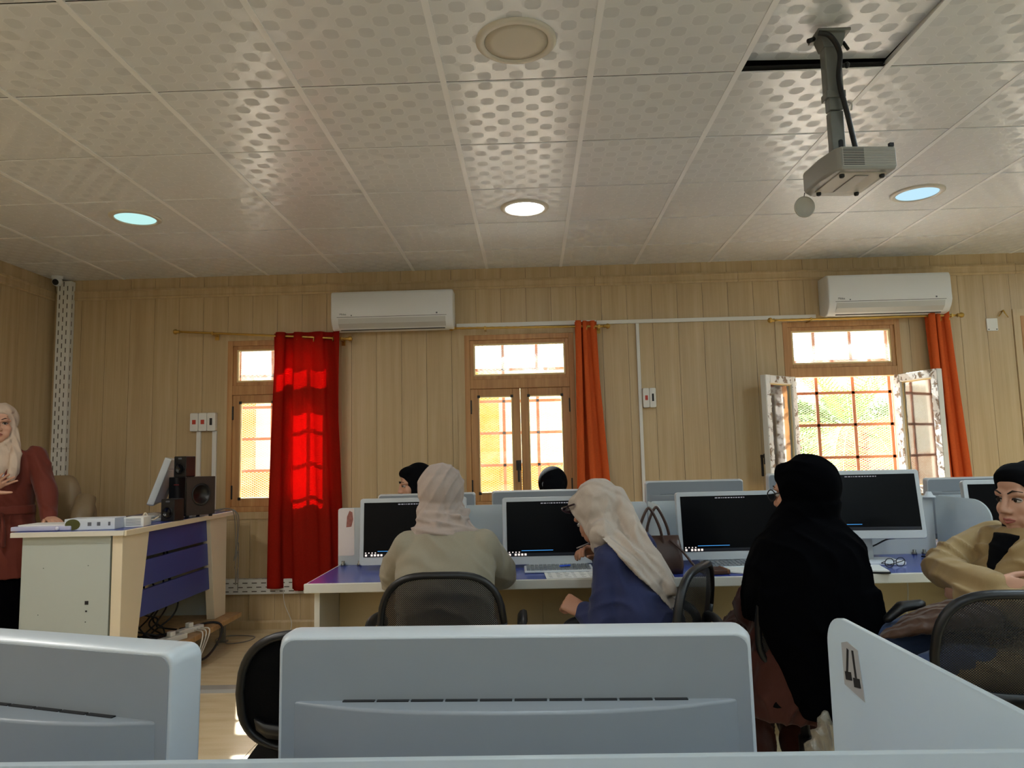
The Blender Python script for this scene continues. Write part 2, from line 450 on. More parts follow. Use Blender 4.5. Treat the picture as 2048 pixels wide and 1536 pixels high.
def make_window(k, opened=False):
    x0, x1, z0, z1, zt = WIN[k]
    root = setting('window_%d' % k, (x0, YB, 0)); w = x1-x0; bw = .042
    fr = MB(); frame_rect(fr, 0, w, z0, z1, bw, -.012, .07); fr.box(bw, w-bw, -.012, .07, zt-.045, zt+.03)
    fr.build('frame', M['frame_wood'], root, bevel=.003)
    arc = MB(); frame_rect(arc, -.055, w+.055, z0-.055, z1+.055, .058, -.009, 0); arc.build('architrave', M['wall_wood'], root)
    # white reveal towards the outside
    rv = MB(); rv.box(-.005, .004, .07, TH+.02, z0, z1).box(w-.004, w+.005, .07, TH+.02, z0, z1).box(0, w, .07, TH+.02, z0-.004, z0+.004).box(0, w, .07, TH+.02, z1-.004, z1+.004)
    rv.build('reveal', M['plaster'], root)
    # fanlight
    fl = MB(); frame_rect(fl, bw, w-bw, zt+.03, z1-bw, .03, .0, .04); f = fl.build('fanlight_frame', M['frame_wood'], root, bevel=.003)
    b2 = MB(); frame_rect(b2, bw+.03, w-bw-.03, zt+.06, z1-bw-.03, .012, .004, .03); b2.build('glazing_bead', M['seal'], f)
    MB().box(bw+.034, w-bw-.034, .016, .020, zt+.064, z1-bw-.034).build('pane', M['glass_film'], f)
    # leaves
    sw = (w-2*bw)/2; sh = zt-.045-(z0+bw)
    for s in (1, -1):
        hp = bpy.data.objects.new('sash', None); COL.objects.link(hp); hp.parent = root
        hp.location = (bw if s > 0 else w-bw, 0, z0+bw)
        if opened: 
            hp.location.y = -.012; hp.rotation_euler = (0, 0, -s*math.radians(141 if s > 0 else 106))
        sash(hp, sw-.002, sh, M['white_pvc'] if opened else M['frame_wood'], M['glass_blue'] if opened else M['glass'], s, film=opened, latch=(s > 0))
    # grille bars and expanded mesh outside
    gy = TH-.03; vb = MB()
    n = 3
    for q in range(n+1):
        x = .02+(w-.04)*q/n
        vb.box(x-.012, x+.012, gy-.006, gy+.006, z0, z1)
    zz = z0+.06
    while zz < z1:
        vb.box(0, w, gy-.006, gy+.006, zz-.011, zz+.011); zz += .262
    vb.build('grille', M['grille'], root)
    ms = MB(); gy2 = gy+.02; cw, ch = .034, .019; t = .0014; slope = ch/cw
    H, Wd = z1-z0, w
    for s in (1, -1):
        c = -Wd*slope if s > 0 else 0.
        end = H if s > 0 else H+Wd*slope
        while c < end:
            # line z = c + s*slope*x clipped to the opening
            pts = []
            xa, xb = 0., Wd
            za, zb = c, c+s*slope*Wd
            def clipx(xv): return c+s*slope*xv
            lo = max(0., min((0-c)/(s*slope), (H-c)/(s*slope))); hi = min(Wd, max((0-c)/(s*slope), (H-c)/(s*slope)))
            if hi-lo > .01:
                p, q = (lo, clipx(lo)), (hi, clipx(hi))
                ms.add([(p[0], gy2, z0+p[1]-t), (q[0], gy2, z0+q[1]-t), (q[0], gy2, z0+q[1]+t), (p[0], gy2, z0+p[1]+t),
                        (p[0], gy2+.0025, z0+p[1]-t), (q[0], gy2+.0025, z0+q[1]-t), (q[0], gy2+.0025, z0+q[1]+t), (p[0], gy2+.0025, z0+p[1]+t)],
                       [(0, 1, 2, 3), (7, 6, 5, 4), (0, 4, 5, 1), (3, 2, 6, 7)])
            c += ch
    o = ms.build('mesh_screen', M['mesh_wire'], root); o['kind'] = 'stuff'
    return root
make_window(1); make_window(2); make_window(3, True); make_window(4)

# ------------------------------------------------------------------ ceiling downlights
M['trim_white'] = pmat('light trim', srgb(214, 208, 194), .4)
M['lamp_off'] = pmat('unlit diffuser', srgb(206, 198, 180), .45)
def downlight(x, y, lit, label, strength=9., col=(1., .97, .92)):
    t = thing('ceiling_light', label, 'ceiling light', (x, y, ZT), 0, 'round ceiling lights')
    MB().lathe([(.150, 0), (.150, -.004), (.142, -.010), (.122, -.012), (.118, -.006), (.118, 0)], 40, cap=False).build('trim_ring', M['trim_white'], t, True)
    d = MB().lathe([(.117, -.001), (.117, -.006), (.09, -.0075), (.0001, -.008)], 40)
    d.build('diffuser', emat('lit diffuser', col, strength) if lit else M['lamp_off'], t, True)
downlight(-.016, 2.54, False, 'unlit round ceiling light nearest the camera, with plain cream disc')
downlight(-2.42, 4.30, True, 'lit round ceiling light on the left, above the teacher desk', .5, (.55, .92, .88))
downlight(0., 4.34, True, 'lit round ceiling light in the middle, brightest, above the centre window', 12., (.95, 1., 1.))
downlight(2.38, 4.30, True, 'lit round ceiling light on the right, beside the projector', .5, (.55, .84, 1.))
ADDED_LIGHTS = ((-2.42, 2.54, 86., 'far left'), (2.38, 2.54, 72., 'right'), (4.78, 2.54, 62., 'far right'), (4.78, 4.30, 42., 'far right by the window wall'), (0., .74, 32., 'above the camera'), (-2.42, .74, 75., 'left of the camera'), (2.38, .74, 52., 'right of the camera'), (4.78, .74, 75., 'far right of the camera'),
       (-2.42, -1.06, 40., 'behind the camera at left'), (0., -1.06, 30., 'behind the camera'), (2.38, -1.06, 40., 'behind the camera at right'), (4.78, -1.06, 60., 'behind the camera at far right'), (-2.42, -2.86, 70., 'at the rear wall, left'), (0., -2.86, 70., 'at the rear wall, middle'), (2.38, -2.86, 70., 'at the rear wall, right'))
for x, y, e, w in ADDED_LIGHTS:  # unseen lights added to brighten the room, stronger than the visible ones
    downlight(x, y, True, 'added round ceiling light out of the picture, ' + w, e, (.96, .93, .88) if x < -1 else (.68, .87, 1.) if x < 1 else (.70, .88, 1.))

# ------------------------------------------------------------------ outside the windows
M['yard'] = pmat('sandy yard', srgb(222, 219, 212), .9, var=.1, vscale=1.5)
M['cream'] = pmat('cream render', srgb(200, 190, 156), .9, var=.06, vscale=2)
M['ochre'] = pmat('ochre paint', srgb(190, 118, 12), .8, var=.08, vscale=3)
M['grass'] = pmat('lawn', srgb(96, 140, 40), .9, var=.25, vscale=6)
M['frond'] = pmat('palm frond', srgb(92, 128, 48), .6, var=.25, vscale=3)
M['frond_dry'] = pmat('dry frond', srgb(170, 132, 60), .7, var=.2, vscale=3)
M['trunk'] = pmat('palm trunk', srgb(150, 84, 52), .9, var=.3, vscale=9, bump=.6, bscale=20)
g = MB().box(-30, 40, YB+TH, 60, -.4, -.05).build('floor_yard', M['yard']); g['kind'] = 'structure'
g = tag(MB().box(6, 36, 24, 38, -.05, -.02).build('lawn', M['grass']), 'strip of sunlit green lawn seen through the open window', 'lawn')
w = thing('yard_wall', 'cream yard wall with ochre pilasters seen through the left and centre windows', 'wall', (-3, 13.2, -.05))
MB().box(-13, 3.6, 13.2, 13.4, -.05, 2.80).build('render', M['cream'], w, world=True)
for xa, xb in ((-9.2, -8.8), (-5.42, -5.06), (-.99, -.57), (3.2, 3.6)):
    MB().box(xa, xb, 13.08, 13.2, -.05, 2.92).build('pilaster', M['ochre'], w, world=True)
MB().box(-13, 3.6, 13.15, 13.2, -.05, 1.165).build('dado', M['ochre'], w, world=True)
MB().box(-13.05, 3.65, 13.12, 13.46, 2.80, 2.92).build('coping', M['cream'], w, world=True)
tag(MB().box(17.5, 30, 38.5, 38.8, -.05, 2.6).build('far_wall', pmat('pink render', srgb(190, 150, 116), .9)), 'low pinkish wall behind the palms outside the open window', 'wall')
def palm(x, y, h, label, tr, nf, fl, seed, dry=.3):
    rnd = random.Random(seed)
    t = thing('palm_tree', label, 'palm tree', (x, y, -.05), 0, 'palms outside the open window')
    m = MB(); pts = []; rs = []
    k = 0; z = 0.
    while z < h:
        pts += [(0, 0, z), (0, 0, z+.075)]; rs += [tr*(.86), tr*(1.08)]; z += .08
    m.tube(pts, rs, 10); m.build('trunk', M['trunk'], t, True)
    for s in range(70):
        a = rnd.uniform(0, 2*PI); zz = rnd.uniform(.05, h)
        pass
    for f in range(nf):
        a = 2*PI*f/nf*2.4+rnd.uniform(-.2, .2); el = rnd.uniform(-.1, 1.25); L = fl*rnd.uniform(.8, 1.15)
        mt = M['frond_dry'] if rnd.random() < dry else M['frond']
        fr = MB(); p = Vector((0, 0, h)); d = Vector((math.cos(a)*math.cos(el), math.sin(a)*math.cos(el), math.sin(el)))
        n = 16; prev = p
        for i in range(n):
            q = prev + d*(L/n); d = (d+Vector((0, 0, -.085))).normalized()
            fr.tube([prev, q], [.014*(1-i/n)+.003, .014*(1-(i+1)/n)+.003], 4)
            side = d.cross(Vector((0, 0, 1))).normalized(); up = side.cross(d)
            if i > 1:
                for sg in (-1, 1):
                    for dd in (0, .5):
                        b = prev+(q-prev)*dd
                        tip = b+(side*sg*.8+d*.7+up*.12-Vector((0, 0, .18))).normalized()*(.34*fl/1.5*math.sin(PI*(i+1)/(n+3))+.06)
                        wv = d*.012
                        fr.add([tuple(b-wv), tuple(b+wv), tuple((b+tip)/2+wv+Vector((0, 0, .004))), tuple(tip), tuple((b+tip)/2-wv)], [(0, 1, 2, 3, 4)])
            prev = q
        fr.build('frond', mt, t)
palm(4.25, 9.7, 1.55, 'short shaggy palm with ruddy trunk left in the open window', .2, 30, 1.7, 3, .45)
palm(6.6, 12.2, 1.0, 'young green palm in the middle of the open window view', .14, 26, 2.0, 5, .05)
palm(8.4, 13.4, 1.1, 'green palm on the right of the open window view', .14, 26, 2.1, 8, .05)

def bush(x, y, w, h, label, seed):
    rnd = random.Random(seed)
    t = thing('leafy_tree', label, 'tree', (x, y, -.05), 0, 'far trees outside the open window')
    MB().cyl((0, 0, 0), (0, 0, h*.5), .16, 8, .08).build('trunk', M['trunk'], t, True)
    m = MB()
    for k in range(1500):
        a, b, r = rnd.uniform(0, 2*PI), math.acos(rnd.uniform(-1, 1)), rnd.uniform(.75, 1.)*(.85+.2*rnd.random())
        c = Vector((w*r*math.sin(b)*math.cos(a), w*.7*r*math.sin(b)*math.sin(a), h*.55+h*.45*r*math.cos(b)))
        n = Vector((rnd.uniform(-1, 1), rnd.uniform(-1, 1), rnd.uniform(-1, 1))).normalized(); u = n.orthogonal().normalized()*.16; v = n.cross(u)*.6
        m.add([tuple(c-u), tuple(c+v), tuple(c+u), tuple(c-v)], [(0, 1, 2, 3)])
    m.build('foliage', M['frond'], t)['kind'] = 'stuff'
bush(15.2, 41, 1.9, 4.2, 'round leafy tree far behind the ruddy palm', 1); bush(18.2, 42, 2.0, 5.0, 'tall leafy tree far behind in the middle of the open window', 2); bush(21.2, 41.5, 1.8, 4.4, 'leafy tree far behind at the right of the open window view', 3)

# ------------------------------------------------------------------ more materials
M['ac_white'] = pmat('air conditioner plastic', srgb(226, 228, 228), .3)
M['ac_grey'] = pmat('louvre plastic', srgb(196, 196, 192), .35)
M['dark'] = pmat('dark gap', srgb(22, 22, 24), .6)
M['mark'] = pmat('grey print', srgb(96, 100, 108), .5)
M['brass'] = pmat('brass', srgb(196, 160, 84), .3, metal=.85, bump=.2, bscale=120)
M['pvc'] = pmat('trunking', srgb(228, 226, 218), .4, var=.03)
M['slot'] = pmat('duct slot', srgb(96, 90, 76), .7)
M['red_switch'] = pmat('red rocker', srgb(190, 60, 40), .4)
M['proj'] = pmat('projector plastic', srgb(150, 148, 140), .45)
M['proj_pale'] = pmat('projector pale underside', srgb(188, 182, 170), .5)
M['pole'] = pmat('mount steel', srgb(120, 122, 118), .4, metal=.2)
M['cable_black'] = pmat('black cable', srgb(16, 16, 17), .5)
M['cable_white'] = pmat('white cable', srgb(210, 206, 196), .5)
M['cable_grey'] = pmat('grey cable', srgb(128, 122, 112), .5)

# ------------------------------------------------------------------ air conditioners
def aircon(x0, x1, zb, zt, label, mirror=False):
    w = x1-x0; D = .205; h = zt-zb
    t = thing('air_conditioner', label, 'air conditioner', ((x0+x1)/2, YB-.002, zb), 0, 'wall air conditioners')
    # profile (y toward room is negative): flat front, rounded top and a belly cut back below
    pr = [(0, .03), (-.09, .0), (-.15, .012), (-.182, .05), (-.196, .075), (-D, .10), (-D+.004, h-.03), (-D+.016, h-.008), (-D+.05, h), (0, h)]
    rings = []
    for xx, k in ((-w/2, .965), (-w/2+.006, .99), (-w/2+.014, 1.), (w/2-.014, 1.), (w/2-.006, .99), (w/2, .965)):
        rings.append([(xx, -.1+(p[0]+.1)*k, h/2+(p[1]-h/2)*k) for p in pr])
    MB().rings(rings).build('body', M['ac_white'], t, True, bevel=.003)
    fl = MB(); fl.rings([[(-w*.44, -.199, .092), (-w*.44, -.188, .052), (-w*.44, -.150, .018), (-w*.44, -.145, .022), (-w*.44, -.182, .056), (-w*.44, -.193, .094)],
                         [(w*.44, -.199, .092), (w*.44, -.188, .052), (w*.44, -.150, .018), (w*.44, -.145, .022), (w*.44, -.182, .056), (w*.44, -.193, .094)]])
    fl.build('louvre', M['ac_grey'], t).location = (0, -.004, 0)
    MB().box(-w*.45, w*.45, -D-.0006, -D+.004, .1005, .1035).build('seam', M['dark'], t)
    MB().box(-w*.43, w*.43, -.148, -.135, .006, .014).build('air_slot', M['dark'], t)
    lo = inst('logo', text_mesh('Midea', .022), t, (-w*.40 if not mirror else -w*.40, -D-.0006, .125), (PI/2, 0, 0)); lo.data.materials.append(M['mark'])
    MB().cbox((w*.37, -D-.0006, .12), (.012, .0015, .012)).build('indicator', M['mark'], t); MB().cbox((-w*.33, -D-.0006, .115), (.009, .0015, .009)).build('indicator', M['mark'], t)
    return t
aircon(-1.545, -.585, 2.31, 2.625, 'white split air conditioner between the red curtain and the centre window')
aircon(2.335, 3.275, 2.325, 2.645, 'white split air conditioner above the open window', True)

# ------------------------------------------------------------------ curtain rods and curtains
def curtain_rod(x0, x1, z, label, z2=None):
    z2 = z if z2 is None else z2
    t = thing('curtain_rod', label, 'curtain rod', (x0, YB-.09, z), 0, 'brass curtain rods')
    d = Vector((x1-x0, 0, z2-z))
    pts = [tuple(d*(k/40)) for k in range(41)]
    MB().tube(pts, [.0085 if k % 2 else .0105 for k in range(41)], 8).build('rod', M['brass'], t, True)
    for q, s in ((Vector((0, 0, 0)), -1), (d, 1)):
        f = MB(); f.lathe([(.006, 0), (.016, .004), (.010, .012), (.022, .03), (.018, .046), (.006, .054)], 14, Matrix.Translation(q) @ Matrix.Rotation(s*PI/2, 4, 'Y'))
        f.build('finial', M['brass'], t, True)
    for fr in (.2, .97):
        q = d*fr
        b = MB(); b.box(q.x-.008, q.x+.008, -.004, .09, q.z-.016, q.z-.008); b.box(q.x-.016, q.x+.016, .082, .088, q.z-.045, q.z+.012); b.box(q.x-.006, q.x+.006, -.012, .012, q.z-.012, q.z+.011)
        b.build('bracket', M['brass'], t)
    return t
curtain_rod(-2.80, -1.455, 2.356, 'sagging brass curtain rod carrying the glowing red curtain', 2.262)
curtain_rod(-.575, .60, 2.322, 'brass curtain rod above the centre window', 2.306)
curtain_rod(1.945, 3.365, 2.316, 'brass curtain rod below the right air conditioner', 2.316)

def cloth_mat(name, dif, trn, mixf):
    b = N(name); co = b.coords((1, 1, 1))
    wx = b.n('TexNoise', Vector=b.n('Mapping', Vector=co, Scale=(420, 420, 60)).outputs[0], Scale=1.0, Detail=2.0).outputs[0]
    wy = b.n('TexNoise', Vector=b.n('Mapping', Vector=co, Scale=(60, 60, 420)).outputs[0], Scale=1.0, Detail=2.0).outputs[0]
    wv = b.math('MULTIPLY', b.math('ADD', wx, wy), .5)
    cd_ = b.mix(wv, tuple(x*.75 for x in dif), tuple(min(1, x*1.2) for x in dif))
    ct = b.mix(wv, tuple(x*.55 for x in trn), tuple(min(1, x*1.3) for x in trn))
    bp = b.n('Bump', Height=wv, Strength=.2, Distance=.002).outputs[0]
    s = b.n('MixShader', i0=mixf, i1=b.n('BsdfDiffuse', Color=cd_, Normal=bp).outputs[0], i2=b.n('BsdfTranslucent', Color=ct).outputs[0]).outputs[0]
    return b.out(s)
M['curtain_sunlit'] = cloth_mat('curtain cloth with sun glow', srgb(176, 44, 30), (.85, .008, .03), .42)  # sun glow painted in: redder copy of the rust cloth
M['curtain'] = cloth_mat('rust curtain cloth', srgb(220, 100, 52), (.55, .05, .02), .12)

def curtain(label, top, bot, y0, folds, amp, mat, zpleat=None, nz=40, nx=120, ystand=.0, eyelets=4, rodz=None):
    """top=(x0,x1,z), bot=(x0,x1,z); wavy sheet with real thickness"""
    t = thing('curtain', label, 'curtain', ((top[0]+top[1])/2, y0, bot[2]), 0, 'red and rust curtains')
    def P(u, v):
        # v 0 top .. 1 bottom ; soft flare
        e = v**1.15
        xa = top[0]+(bot[0]-top[0])*e; xb = top[1]+(bot[1]-top[1])*e
        z = top[2]+(bot[2]-top[2])*v + .012*math.sin(u*9+1.)*(v > .98)
        ph = 2*PI*folds*(u+.05*math.sin(3*u+2*v))
        a = amp*(.75+.45*math.sin(2.1*u*folds+.7))*(1+.35*v)
        dx = .35*a*math.sin(2*ph)
        return (xa+(xb-xa)*u+dx, y0+a*math.cos(ph)+ystand*v, z)
    m = MB(); m.grid(P, nx, nz)
    o = m.build('cloth', mat, t, True, world=True)
    sd = o.modifiers.new('thickness', 'SOLIDIFY'); sd.thickness = .002
    if eyelets:
        for k in range(eyelets):
            u = (k+.5)/eyelets; p = P(u, .03)
            rz = p[2] if rodz is None else rodz(p[0])
            r = MB(); 
            ring = [(p[0]+.004*math.sin(a)*1.0, y0-.0+.019*math.cos(a), rz+.019*math.sin(a)) for a in [2*PI*q/14 for q in range(15)]]
            r.tube(ring, .0045, 6); r.build('eyelet', M['brass'], t, True, world=True)
    return t
curtain('long red curtain glowing with sunlight at the left window', (-2.045, -1.50, 2.325), (-2.075, -1.46, .318), YB-.09, 3.5, .034, M['curtain_sunlit'], ystand=.0)
curtain('gathered rust curtain at the right of the centre window', (.375, .545, 2.352), (.335, .66, .36), YB-.09, 3, .034, M['curtain'], eyelets=3)
curtain('gathered rust curtain at the right of the open window', (3.13, 3.315, 2.345), (3.16, 3.40, .36), YB-.09, 3, .034, M['curtain'], eyelets=3)

# ------------------------------------------------------------------ trunking, boxes, ducts, small wall fittings
t = thing('cable_trunking', 'white cable trunking running along the back wall between the air conditioners', 'trunking', (.88, YB-.001, 2.337))
m = MB(); m.box(-.575, .55, YB-.019, YB-.001, 2.338, 2.372); m.build('run', M['pvc'], t, bevel=.002, world=True)
m = MB(); m.box(.553, 2.30, YB-.019, YB-.001, 2.337, 2.367); m.build('run', M['pvc'], t, bevel=.002, world=True)
tag(MB().box(.866, .892, YB-.017, YB-.001, .068, 2.335).build('trunking_drop', M['pvc'], None, bevel=.002), 'white vertical trunking dropping beside the pair of outlet boxes', 'trunking')
def outlet_boxes(x, z, n, w, h, label, marks):
    t = thing('outlet_box', label, 'outlet', (x, YB, z))
    for k in range(n):
        bx = MB().prism(rrect(k*w+.001, (k+1)*w-.001, 0, h, .01), -.045, 0, 'y').build('box', M['pvc'], t, bevel=.004)
        if marks[k] == 'r': MB().box(k*w+w*.32, k*w+w*.72, -.049, -.045, h*.38, h*.62).build('rocker', M['red_switch'], bx)
        else: MB().box(k*w+w*.36, k*w+w*.64, -.049, -.045, h*.32, h*.7).build('socket', M['dark'], bx)
    return t
outlet_boxes(-2.725, 1.555, 3, .069, .146, 'row of three white outlet boxes with red switches beside the left window', 'rrs')
outlet_boxes(.896, 1.655, 2, .052, .155, 'pair of white outlet boxes on the wall trunking right of the centre window', 'rs')
for xa, lab in ((-2.680, 'wider white trunking strip dropping below the left outlet boxes'), (-2.552, 'narrow white trunking strip next to the left window frame')):
    tag(MB().box(xa, xa+.034, YB-.02, YB, .07, 1.555).build('trunking_strip', M['pvc'], None, bevel=.002), lab, 'trunking', 'strips below the left outlet boxes')
def slotted_duct(name, label, length, loc, vertical):
    t = thing(name, label, 'cable duct', loc)
    w, d = .115, .055
    def B(a0, a1, b0, b1, y0, y1):   # along, across
        return (b0, b1, y0, y1, a0, a1) if vertical else (a0, a1, y0, y1, b0, b1)
    segs = max(1, round(length/1.35)); L = length/segs
    for s in range(segs):
        MB().box(*B(s*L+.001, (s+1)*L-.001, 0, w, -d, 0)).build('duct', M['pvc'], t, bevel=.003)
    sl = MB(); a = .03; k = 0
    while a < length-.05:
        for q in range(3):
            b = .018+.032*q
            off = .0 if q % 2 == 0 else .036
            if a+off+.04 < length: sl.box(*B(a+off, a+off+.04, b, b+.008, -d-.0008, -d+.003))
        sl.box(*((w-.003, w+.0008, -d+.015, -d+.023, a, a+.04) if vertical else (a, a+.04, -d+.015, -d+.023, w-.003, w+.0008)))
        a += .073; k += 1
    o = sl.build('slots', M['slot'], t); o['kind'] = 'stuff'
    return t
slotted_duct('slotted_duct', 'tall white slotted cable duct standing in the left wall corner', 2.74, (-3.838, YB-.002, .07), True)
slotted_duct('slotted_duct', 'low white slotted cable duct running behind the red curtain', 1.10, (-2.45, YB-.002, .275), False)
t = thing('security_camera', 'small white dome security camera in the ceiling corner', 'camera', (-3.775, 5.60, ZT))
MB().lathe([(.040, 0), (.040, -.018), (.036, -.022)], 20).build('base', M['ac_white'], t, True)
MB().ell((0, 0, -.045), (.038, .038, .038)).build('ball', M['ac_white'], t, True)
MB().lathe([(.024, 0), (.024, .008), (.018, .012)], 18, Matrix.Translation((.008, -.030, -.055)) @ Matrix.Rotation(PI*.62, 4, 'X')).build('lens', M['dark'], t, True)
t = thing('blank_plate', 'white square blank plate on the back wall right of the open window', 'wall plate', (3.638, YB, 2.197))
MB().prism(rrect(0, .086, 0, .1, .004), -.012, 0, 'y').build('plate', M['pvc'], t, bevel=.002)
MB().cbox((.012, -.0125, .012), (.008, .002, .008)).build('screw', M['dark'], t); MB().cbox((.074, -.0125, .012), (.008, .002, .008)).build('screw', M['dark'], t)
t = thing('wall_hook', 'loose brass hook bracket above the white blank plate', 'hook', (3.765, YB, 2.33))
MB().tube([(0, 0, .02), (0, -.03, .025), (.0, -.045, 0)], .006, 6).tube([(-.002, -.03, .022), (.04, -.02, -.03)], .004, 6).tube([(0, -.02, .02), (-.03, -.012, -.02)], .004, 6).build('hook', M['brass'], t, True)

# ------------------------------------------------------------------ projector on its ceiling pole
PXc, PYc = 1.150, 2.576
t = thing('projector_mount', 'grey telescopic ceiling pole holding the projector', 'mount', (PXc, PYc, ZT))
MB().box(-.06, .06, -.05, .05, -.012, 0).build('ceiling_plate', M['pole'], t, bevel=.003)
MB().rings([[(-.045, -.035, -.012), (.045, -.035, -.012), (.045, .035, -.012), (-.045, .035, -.012)], [(-.033, -.026, -.06), (.033, -.026, -.06), (.033, .026, -.06), (-.033, .026, -.06)]]).build('flange', M['pole'], t)
MB().box(-.031, .031, -.024, .024, -.235, -.055).build('outer_tube', M['pole'], t, bevel=.006)
MB().box(-.035, .035, -.027, .027, -.255, -.228).build('collar', M['pole'], t, bevel=.003)
MB().box(-.026, .026, -.020, .020, -.300, -.25).box(-.025, .025, -.019, .019, -.470, -.303).build('inner_tube', M['pole'], t, bevel=.005)
MB().prism(rrect(-.002, .014, -.455, -.415, .007), -.0215, -.018, 'y').build('slot', M['dark'], t)
MB().cyl((.031, 0, -.12), (.055, 0, -.12), .005, 8).ell((.058, 0, -.12), (.010, .012, .012), 10, 6).build('clamp_screw', M['cable_black'], t, True)
MB().cyl((-.06, -.01, -.02), (-.085, -.015, -.03), .009, 8).build('bolt', M['cable_black'], t, True); MB().cyl((.05, .0, -.03), (.062, -.01, -.065), .006, 8).build('bolt', M['cable_black'], t, True)
tag(MB().tube(catmull([(PXc-.06, PYc-.05, ZT-.02), (PXc-.02, PYc-.052, ZT-.035), (PXc+.012, PYc-.05, ZT-.10), (PXc+.004, PYc-.045, ZT-.2), (PXc+.028, PYc-.04, ZT-.33), (PXc+.055, PYc-.03, ZT-.47), (PXc+.062, PYc-.03, ZT-.50)], 8), .0095, 8).build('projector_cable', M['cable_black'], None, True), 'thick black cable running down the projector pole', 'cable')
tag(MB().tube(catmull([(PXc+.035, PYc-.02, ZT-.27), (PXc+.05, PYc-.03, ZT-.285), (PXc+.048, PYc-.03, ZT-.31)], 6), .003, 6).build('cable_tie', M['cable_white'], None, True), 'short pale cable tie end on the projector pole', 'cable tie')
p = thing('projector', 'grey ceiling projector with side vents and a hanging lens cap', 'projector', (1.185, 2.585, 2.255), math.radians(4))
bw, bd, bh = .105, .135, .083
outl = [(-bw, -bd+.02), (-bw+.015, -bd), (bw, -bd), (bw, bd-.03), (bw-.03, bd), (-bw+.02, bd), (-bw-.012, bd-.03), (-bw-.014, -.02)]
MB().rings([[(x*.96, y*.96, 0) for x, y in outl], [(x, y, .012) for x, y in outl], [(x, y, bh-.01) for x, y in outl], [(x*.97, y*.97, bh) for x, y in outl]]).build('body', M['proj'], p, bevel=.003)
for k in range(11):
    MB().box(-bw+.018, bw-.004, -bd-.0016, -bd+.003, .012+k*.006, .0145+k*.006).build('vent_slat', M['proj_pale'], p)
MB().box(-bw+.022, -.01, -bd-.001, -bd+.002, .014, .076).build('vent_opening', M['dark'], p)
MB().box(-bw+.02, bw-.02, -bd+.03, bd-.05, -.003, .002).build('underside_panel', M['proj_pale'], p, bevel=.002)
MB().box(-.02, .03, -bd+.05, bd-.06, -.006, -.002).build('lamp_door', M['proj'], p, bevel=.002)
for x, y in ((-.07, -.09), (.075, -.09), (-.07, .085), (.075, .085)): MB().lathe([(.009, 0), (.009, -.012), (.006, -.016)], 10, Matrix.Translation((x, y, .001))).build('foot', M['cable_black'], p, True)
ln = MB().lathe([(.038, 0), (.038, .02), (.030, .024), (.028, .014), (.0001, .012)], 24, Matrix.Translation((-.055, bd-.004, .045)) @ Matrix.Rotation(-PI/2, 4, 'X')).build('lens', M['dark'], p, True)
MB().box(.085, .10, -bd+.0, -bd+.012, bh, bh+.012).build('antenna_stub', M['cable_black'], p)
MB().box(-.02, .05, -.05, .04, bh, bh+.022).build('mount_bracket', M['proj'], p, bevel=.003)
cp = MB().lathe([(.0405, 0), (.0405, .004), (.036, .006), (.034, .003), (.0001, .003)], 32, Matrix.Translation((-.098, bd+.015, -.035)) @ Matrix.Rotation(PI/2+.15, 4, 'X'))
cp.build('lens_cap', pmat('lens cap', srgb(186, 182, 172), .4), p, True)
MB().tube([(-.098, bd+.012, .004), (-.096, bd+.008, .02)], .0015, 6).build('cap_cord', M['cable_black'], p, True)

# ------------------------------------------------------------------ furniture materials
M['desk_white'] = pmat('desk white laminate', srgb(214, 210, 198), .45, var=.04, vscale=3)
M['desk_grey'] = pmat('desk side laminate', srgb(180, 188, 182), .5, var=.04, vscale=3)
M['desk_warm_lit'] = pmat('desk leg laminate', srgb(226, 212, 184), .45, var=.04)  # white laminate with warm light painted into its colour
M['desk_blue'] = pmat('blue desk top', srgb(52, 68, 150), .24, var=.06, vscale=5, spec=.6)
M['slat_blue'] = pmat('blue slat', srgb(54, 68, 136), .4, var=.06)
M['beige_panel'] = pmat('modesty panel', srgb(204, 182, 138), .5, var=.05)
M['edge_wood'] = wood_panel_mat('chipboard', srgb(150, 112, 66), srgb(178, 140, 92), srgb(196, 160, 110))
M['steel'] = pmat('grey steel', srgb(122, 120, 112), .4, metal=.6)
M['mon_white'] = pmat('monitor silver plastic', srgb(188, 192, 194), .34)
M['mon_back'] = pmat('monitor back plastic', srgb(138, 142, 146), .36)
M['mon_edge'] = pmat('monitor rim', srgb(212, 216, 220), .3)
M['screen'] = pmat('dark screen', srgb(3, 3, 6), .3, spec=.12)
def frost_mat(name, tint):
    b = N(name)
    a = b.n('MixShader', i0=.62, i1=b.n('BsdfDiffuse', Color=tint).outputs[0], i2=b.n('BsdfTranslucent', Color=tint).outputs[0]).outputs[0]
    c = b.n('MixShader', i0=.12, i1=a, i2=b.n('BsdfTransparent', Color=tint).outputs[0]).outputs[0]
    g = b.n('BsdfGlossy', Roughness=.22).outputs[0]
    return b.out(b.n('MixShader', i0=b.math('MULTIPLY', b.n('Fresnel', IOR=1.4).outputs[0], .7), i1=c, i2=g).outputs[0])
M['frost'] = frost_mat('frosted glass', (.84, .90, .915))
M['frost_edge'] = pmat('polished glass edge', srgb(206, 226, 222), .15)
M['plastic_black'] = pmat('black plastic', srgb(17, 17, 19), .42)
M['plastic_gloss'] = pmat('glossy black plastic', srgb(10, 10, 12), .18)
M['paper'] = pmat('paper', srgb(226, 226, 222), .7)
M['ink'] = pmat('ink', srgb(60, 62, 70), .8)

